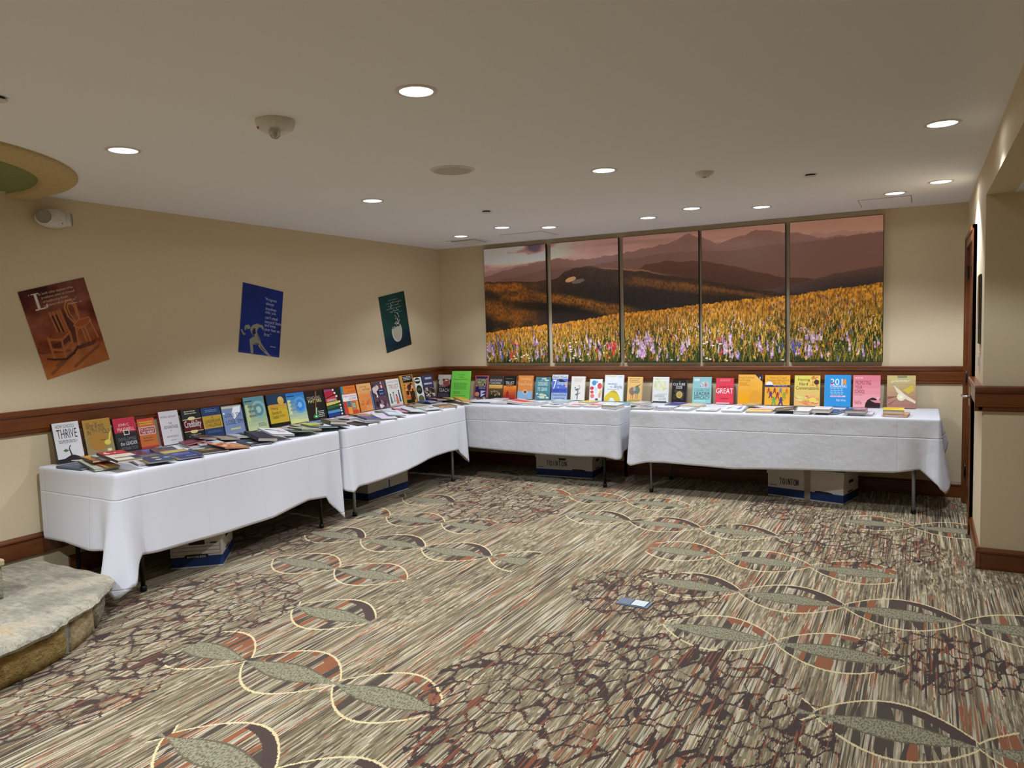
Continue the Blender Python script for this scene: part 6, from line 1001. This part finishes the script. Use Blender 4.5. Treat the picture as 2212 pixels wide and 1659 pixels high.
(2.55, -0.735, 0, 0.174, 0.23, 0.014, 0.7535, 0.0, 0.0, 'c4c0c0', 'b0acac', [('r', 0.08, 0.55, 0.8, 0.95, '6c7c90'), ('r', 0.3, 0.15, 0.75, 0.4, 'c09484'), ('p', [0.6, 0.2, 0.85, 0.35, 0.9, 0.5, 0.7, 0.4], '3c2428')], 'flat grey book with faded photos at the left end of the right table'),
(2.754, -0.401, -4, 0.147, 0.24, 0.014, 0.7535, 0.0, 0.0, '4c4c90', '8c90b8', [('l', 0.1, 0.75, 0.9, 0.92, 1, 'd0d4ec')], 'flat purple book under white one before the black medallion book'),
(2.755, -0.735, -3, 0.149, 0.22, 0.018, 0.7535, 0.0, 0.0, 'e2e4ea', 'd0d0dc', [('r', 0.05, 0.0, 0.95, 0.2, '5c58a4'), ('p', [0, 0.2, 0.5, 0.32, 1, 0.24, 1, 0.36, 0.5, 0.4, 0, 0.34], '28305c'), ('r', 0.1, 0.5, 0.9, 0.56, 'a0c0d0')], 'flat white book with violet wave'),
(2.923, -0.474, -8, 0.173, 0.2, 0.02, 0.7535, 0.0, 0.0, 'e4cfa4', 'd8b890', [('l', 0.1, 0.3, 0.9, 0.8, 2, 'c8b080')], 'flat cream book under the dark framed one'),
(2.933, -0.735, -3, 0.148, 0.22, 0.016, 0.7535, 0.0, 0.0, 'e6e8e8', 'c8c8c8', [('r', 0, 0, 0.04, 1, '2c343c'), ('r', 0.94, 0, 0.98, 1, '2c343c'), ('r', 0.0, 0.95, 1, 1, 'c0a090'), ('l', 0.2, 0.6, 0.85, 0.8, 2, 'a8b0b0'), ('c', 0.45, 0.35, 0.1, 0.08, 'c4ccc8')], 'flat white book framed by dark side stripes'),
(3.137, -0.735, 2, 0.174, 0.22, 0.012, 0.7535, 0.0, 0.0, 'e2e2de', 'cfcfcc', [('l', 0.1, 0.5, 0.9, 0.9, 3, 'd8d4d0'), ('r', 0.6, 0.05, 0.95, 0.25, 'b8bcb8'), ('c', 0.2, 0.3, 0.06, 0.05, 'a8a8a8')], 'flat off white booklet before the red great book'),
(3.358, -0.475, -6, 0.151, 0.26, 0.016, 0.7535, 0.0, 0.0, 'd8cfe0', 'c0bcc8', [('r', 0.05, 0.3, 0.95, 0.7, 'c83c4c'), ('r', 0.1, 0.85, 0.9, 0.95, 'b0b4dc')], 'flat lilac book with red band, mostly under a white one'),
(3.461, -0.395, -10, 0.12, 0.16, 0.012, 0.772, 0.0, 0.0, 'a89c74', '7c7454', [('r', 0.2, 0.3, 0.8, 0.7, 'c0b488')], 'flat drab tan book before the amber book'),
(3.357, -0.735, 0, 0.169, 0.24, 0.014, 0.7535, 0.0, 0.08, 'e8e6ea', 'd4d0d8', [('p', [0.15, 0.3, 0.25, 0.3, 0.35, 0.6, 0.3, 0.7, 0.2, 0.6], '5c9cb0'), ('p', [0.65, 0.3, 0.85, 0.3, 0.9, 0.6, 0.75, 0.7], '5484b0'), ('c', 0.8, 0.78, 0.06, 0.05, '2c2c34'), ('c', 0.42, 0.74, 0.05, 0.04, 'c09494'), ('l', 0.3, 0.4, 0.7, 0.55, 2, 'b8b4b4')], 'flat white book with two small blue figures'),
(3.562, -0.735, 3, 0.201, 0.23, 0.014, 0.7535, 0.0, 0.0, 'e6d09c', 'd0c8b0', [('r', 0.05, 0.58, 1, 0.8, 'd86c74'), ('r', 0.05, 0.8, 1, 0.95, 'e8ccd4'), ('r', 0.03, 0.1, 0.97, 0.58, 'e8c878'), ('l', 0.3, 0.3, 0.8, 0.45, 1, 'b89c58')], 'flat pale yellow book with pink stripe'),
(3.945, -0.735, -4, 0.12, 0.22, 0.028, 0.7535, 0.0, 0.0, 'e8e6e6', 'd8d4dc', [('l', 0.1, 0.5, 0.8, 0.8, 2, 'd8d4d4')], 'flat white book stack partner behind the black book'),
(3.787, -0.735, 4, 0.177, 0.24, 0.012, 0.7664, 0.12, -0.02, '2c2426', '504c4c', [('n', 0.05, 0.35, 0.95, 0.9, 24, ['4c3c30', '3c2c28', '5c4c44']), ('l', 0.3, 0.8, 0.85, 0.9, 1, 'c8c4c0'), ('r', 0.1, 0.16, 0.88, 0.28, 'e4e0dc')], 'flat black book with white lettering, overhanging the front edge'),
(4.015, -0.47, 0, 0.12, 0.14, 0.006, 0.7535, 0.0, 0.0, 'e2e0e2', 'd0d0d0', [('l', 0.1, 0.3, 0.9, 0.7, 3, 'c8b4b8')], 'single white paper slip near the cream novel'),
(4.108, -0.656, -12, 0.162, 0.25, 0.014, 0.7535, 0.0, 0.0, '34406c', 'e0d8dc', [('n', 0.05, 0.3, 0.95, 0.95, 30, ['8c94b8', '2c2c40', 'd0d4e0', '485488', '1c2030']), ('r', 0.05, 0.85, 0.25, 0.97, 'e8e8ec')], 'flat dark blue magazine under the cream novel'),
(4.084, -0.735, -3, 0.134, 0.2, 0.03, 0.77, 0.0, 0.0, 'e8e4de', 'b8a090', [('l', 0.2, 0.55, 0.85, 0.7, 1, '9ca0ac'), ('l', 0.2, 0.38, 0.8, 0.5, 1, 'b8bcc4')], 'thick cream paperback novel on a dark blue magazine'),
(4.364, -0.716, -3, 0.163, 0.22, 0.014, 0.7535, 0.0, 0.0, 'e4dce4', 'd0c8d8', [('r', 0, 0.8, 1, 1, 'c8c0dc')], 'flat pale lilac book under the black cased one'),
(4.329, -0.735, -2, 0.155, 0.2, 0.028, 0.77, 0.0, 0.0, '3c5878', '3c3c38', [('r', 0.35, 0.1, 1, 0.9, 'a0606c'), ('r', 0.1, 0.7, 0.9, 0.85, 'e8d8d4'), ('r', 0, 0.2, 0.4, 0.4, '284c94'), ('c', 0.6, 0.4, 0.14, 0.1, 'd8a888')], 'flat dark book with blue and rose cover before the salmon book'),
(4.607, -0.735, -5, 0.169, 0.2, 0.02, 0.7535, 0.0, 0.0, 'e09078', 'd87c6c', [('r', 0.6, 0, 1, 1, 'e4a080')], 'flat coral book under the yellow one at the right end'),
(4.605, -0.735, 0, 0.146, 0.19, 0.03, 0.776, 0.0, 0.0, 'e8c830', 'e0dcd8', [('l', 0.1, 0.4, 0.9, 0.7, 2, 'c8a820'), ('r', 0, 0, 1, 0.08, 'e4c850')], 'bright yellow flat book at the right end of the row'),
]

for n, (side, a, d, w_, h_, t_, *rest) in enumerate([(s[0], s[1], s[2], s[3], s[4], s[7]) + (s[5], s[6], s[8], s[9]) for s in STAND]):
    cover, spine, ops, lab = rest; L_ = math.radians(12); s_, c_ = math.sin(L_), math.cos(L_)
    if side == 'L': mw = frame((d-t_*c_, a, ZT+.004+t_*s_*0), (0, 1, 0), (-s_, 0, c_), (c_, 0, s_))
    else: mw = frame((a, -d+t_*c_, ZT+.004), (1, 0, 0), (0, s_, c_), (0, -c_, s_))
    book(mw, w_, h_, t_, cover, spine, ops, lab, 'upright books along the left wall' if side == 'L' else 'upright books along the back wall', n+1)
for n, (x, y, rz, w_, h_, t_, z, tb, tc, cover, spine, ops, lab) in enumerate(LYING):
    r_ = math.radians(rz); ex = Vector((math.cos(r_), math.sin(r_), tb)).normalized(); ey = Vector((-math.sin(r_), math.cos(r_), tc)); ez = ex.cross(ey).normalized(); ey = ez.cross(ex)
    book(frame((x, y, z), ex, ey, ez), w_, h_, t_, cover, spine, ops, lab, 'books lying on the tables', n+100)

# ------------------------------------------------------------ sign, ledger and spectacles in the corner
def corner_things():
    o = empty('table_sign', frame((.268, -.265, ZT+.004), (1, 0, 0), (0, math.sin(.2), math.cos(.2)), (0, -math.cos(.2), math.sin(.2)))); tag(o, 'bright green printed sheet standing in a clear holder at the corner', 'sign')
    w_, h_ = .25, .315
    a = MB(); a.box((0, 0, 0), (w_, h_, .0012), '7ad24e')
    a.build('green_sheet', PAPER, o)
    a = MB(); art(a, [('t','The Tointon',.34,.85,.66,.89,'23501c'),('t','Institute',.38,.77,.62,.81,'23501c'),('t','Professional Library',.14,.68,.84,.73,'23501c'),('l',.12,.34,.86,.58,6,'4c9038'),('l',.12,.18,.5,.28,2,'4c9038'),('l',.12,.1,.86,.14,1,'4c9038')], w_, h_, .0014, 3); a.build('sheet_print', PAPER, o)
    G = Mat('clear_acrylic', .05, .5); G.col('eef2f0'); G.b.inputs['Transmission Weight'].default_value = 1.; G.b.inputs['IOR'].default_value = 1.45
    MB().box((-.004, -.0, -.0035), (w_+.004, h_-.002, -.0008)).build('acrylic_back', G.m, o)
    s_, c_ = math.sin(.2), math.cos(.2); MB().prism([(.0006, -.0036), (.0006+s_*.09, -.0036-c_*.09), (.0006+s_*.09+c_*.0025, -.0036-c_*.09+s_*.0025), (.0006+c_*.0025, -.0036+s_*.0025)], -.004, w_+.004, 'x').build('acrylic_foot', G.m, o)
    o = empty('ledger', T(.70, -.56, ZT+.005, math.radians(4))); tag(o, 'open sign-in ledger with white page and black cover at the table corner', 'ledger')
    MB().box((0, 0, 0), (.3, .22, .004), None, .001).build('cover', BLACKP, o)
    m = MB(); n = 12
    for k in range(n):
        u0, u1 = k/n, (k+1)/n; z0 = .012+.004*math.sin(PI*u0); z1 = .012+.004*math.sin(PI*u1)
        m.face([(.006+.288*u0, .005, z0), (.006+.288*u1, .005, z1), (.006+.288*u1, .214, z1), (.006+.288*u0, .214, z0)]); m.face([(.006+.288*u0, .005, .004), (.006+.288*u1, .005, .004), (.006+.288*u1, .005, z1), (.006+.288*u0, .005, z0)])
    m.face([(.006, .005, .004), (.006, .214, .004), (.006, .214, .012), (.006, .005, .012)]); m.face([(.294, .005, .004), (.294, .214, .004), (.294, .214, .012), (.294, .005, .012)])
    m.build('pages', plain('white_page', 'e6e8ec', .7, .2), o)
    o = empty('spectacles', T(.70, -.30, ZT+.004, math.radians(-8))); tag(o, 'pair of black framed spectacles behind the open ledger', 'glasses')
    G2 = Mat('spectacle_lens', .05, .5); G2.col('dfe6e4'); G2.b.inputs['Transmission Weight'].default_value = .95
    for s in (-1, 1):
        ring = [(s*.036+.027*math.cos(t), -.01, .026+.021*math.sin(t)) for t in np.linspace(0, 2*PI, 22)]
        MB().tube(ring, .0032, 8).build('rim', BLACKP, o)
        m = MB(); m.face([(s*.036+.026*math.cos(t), -.01, .026+.02*math.sin(t)) for t in np.linspace(0, 2*PI, 22)[:-1]]); m.build('lens', G2.m, o)
        MB().tube([(s*.063, -.008, .03), (s*.07, .0, .03), (s*.07, .09, .022), (s*.066, .125, .004)], .0028, 8).build('temple', BLACKP, o)
    MB().tube([(-.01, -.01, .03), (0, -.012, .034), (.01, -.01, .03)], .0028, 8).build('bridge', BLACKP, o)
corner_things()
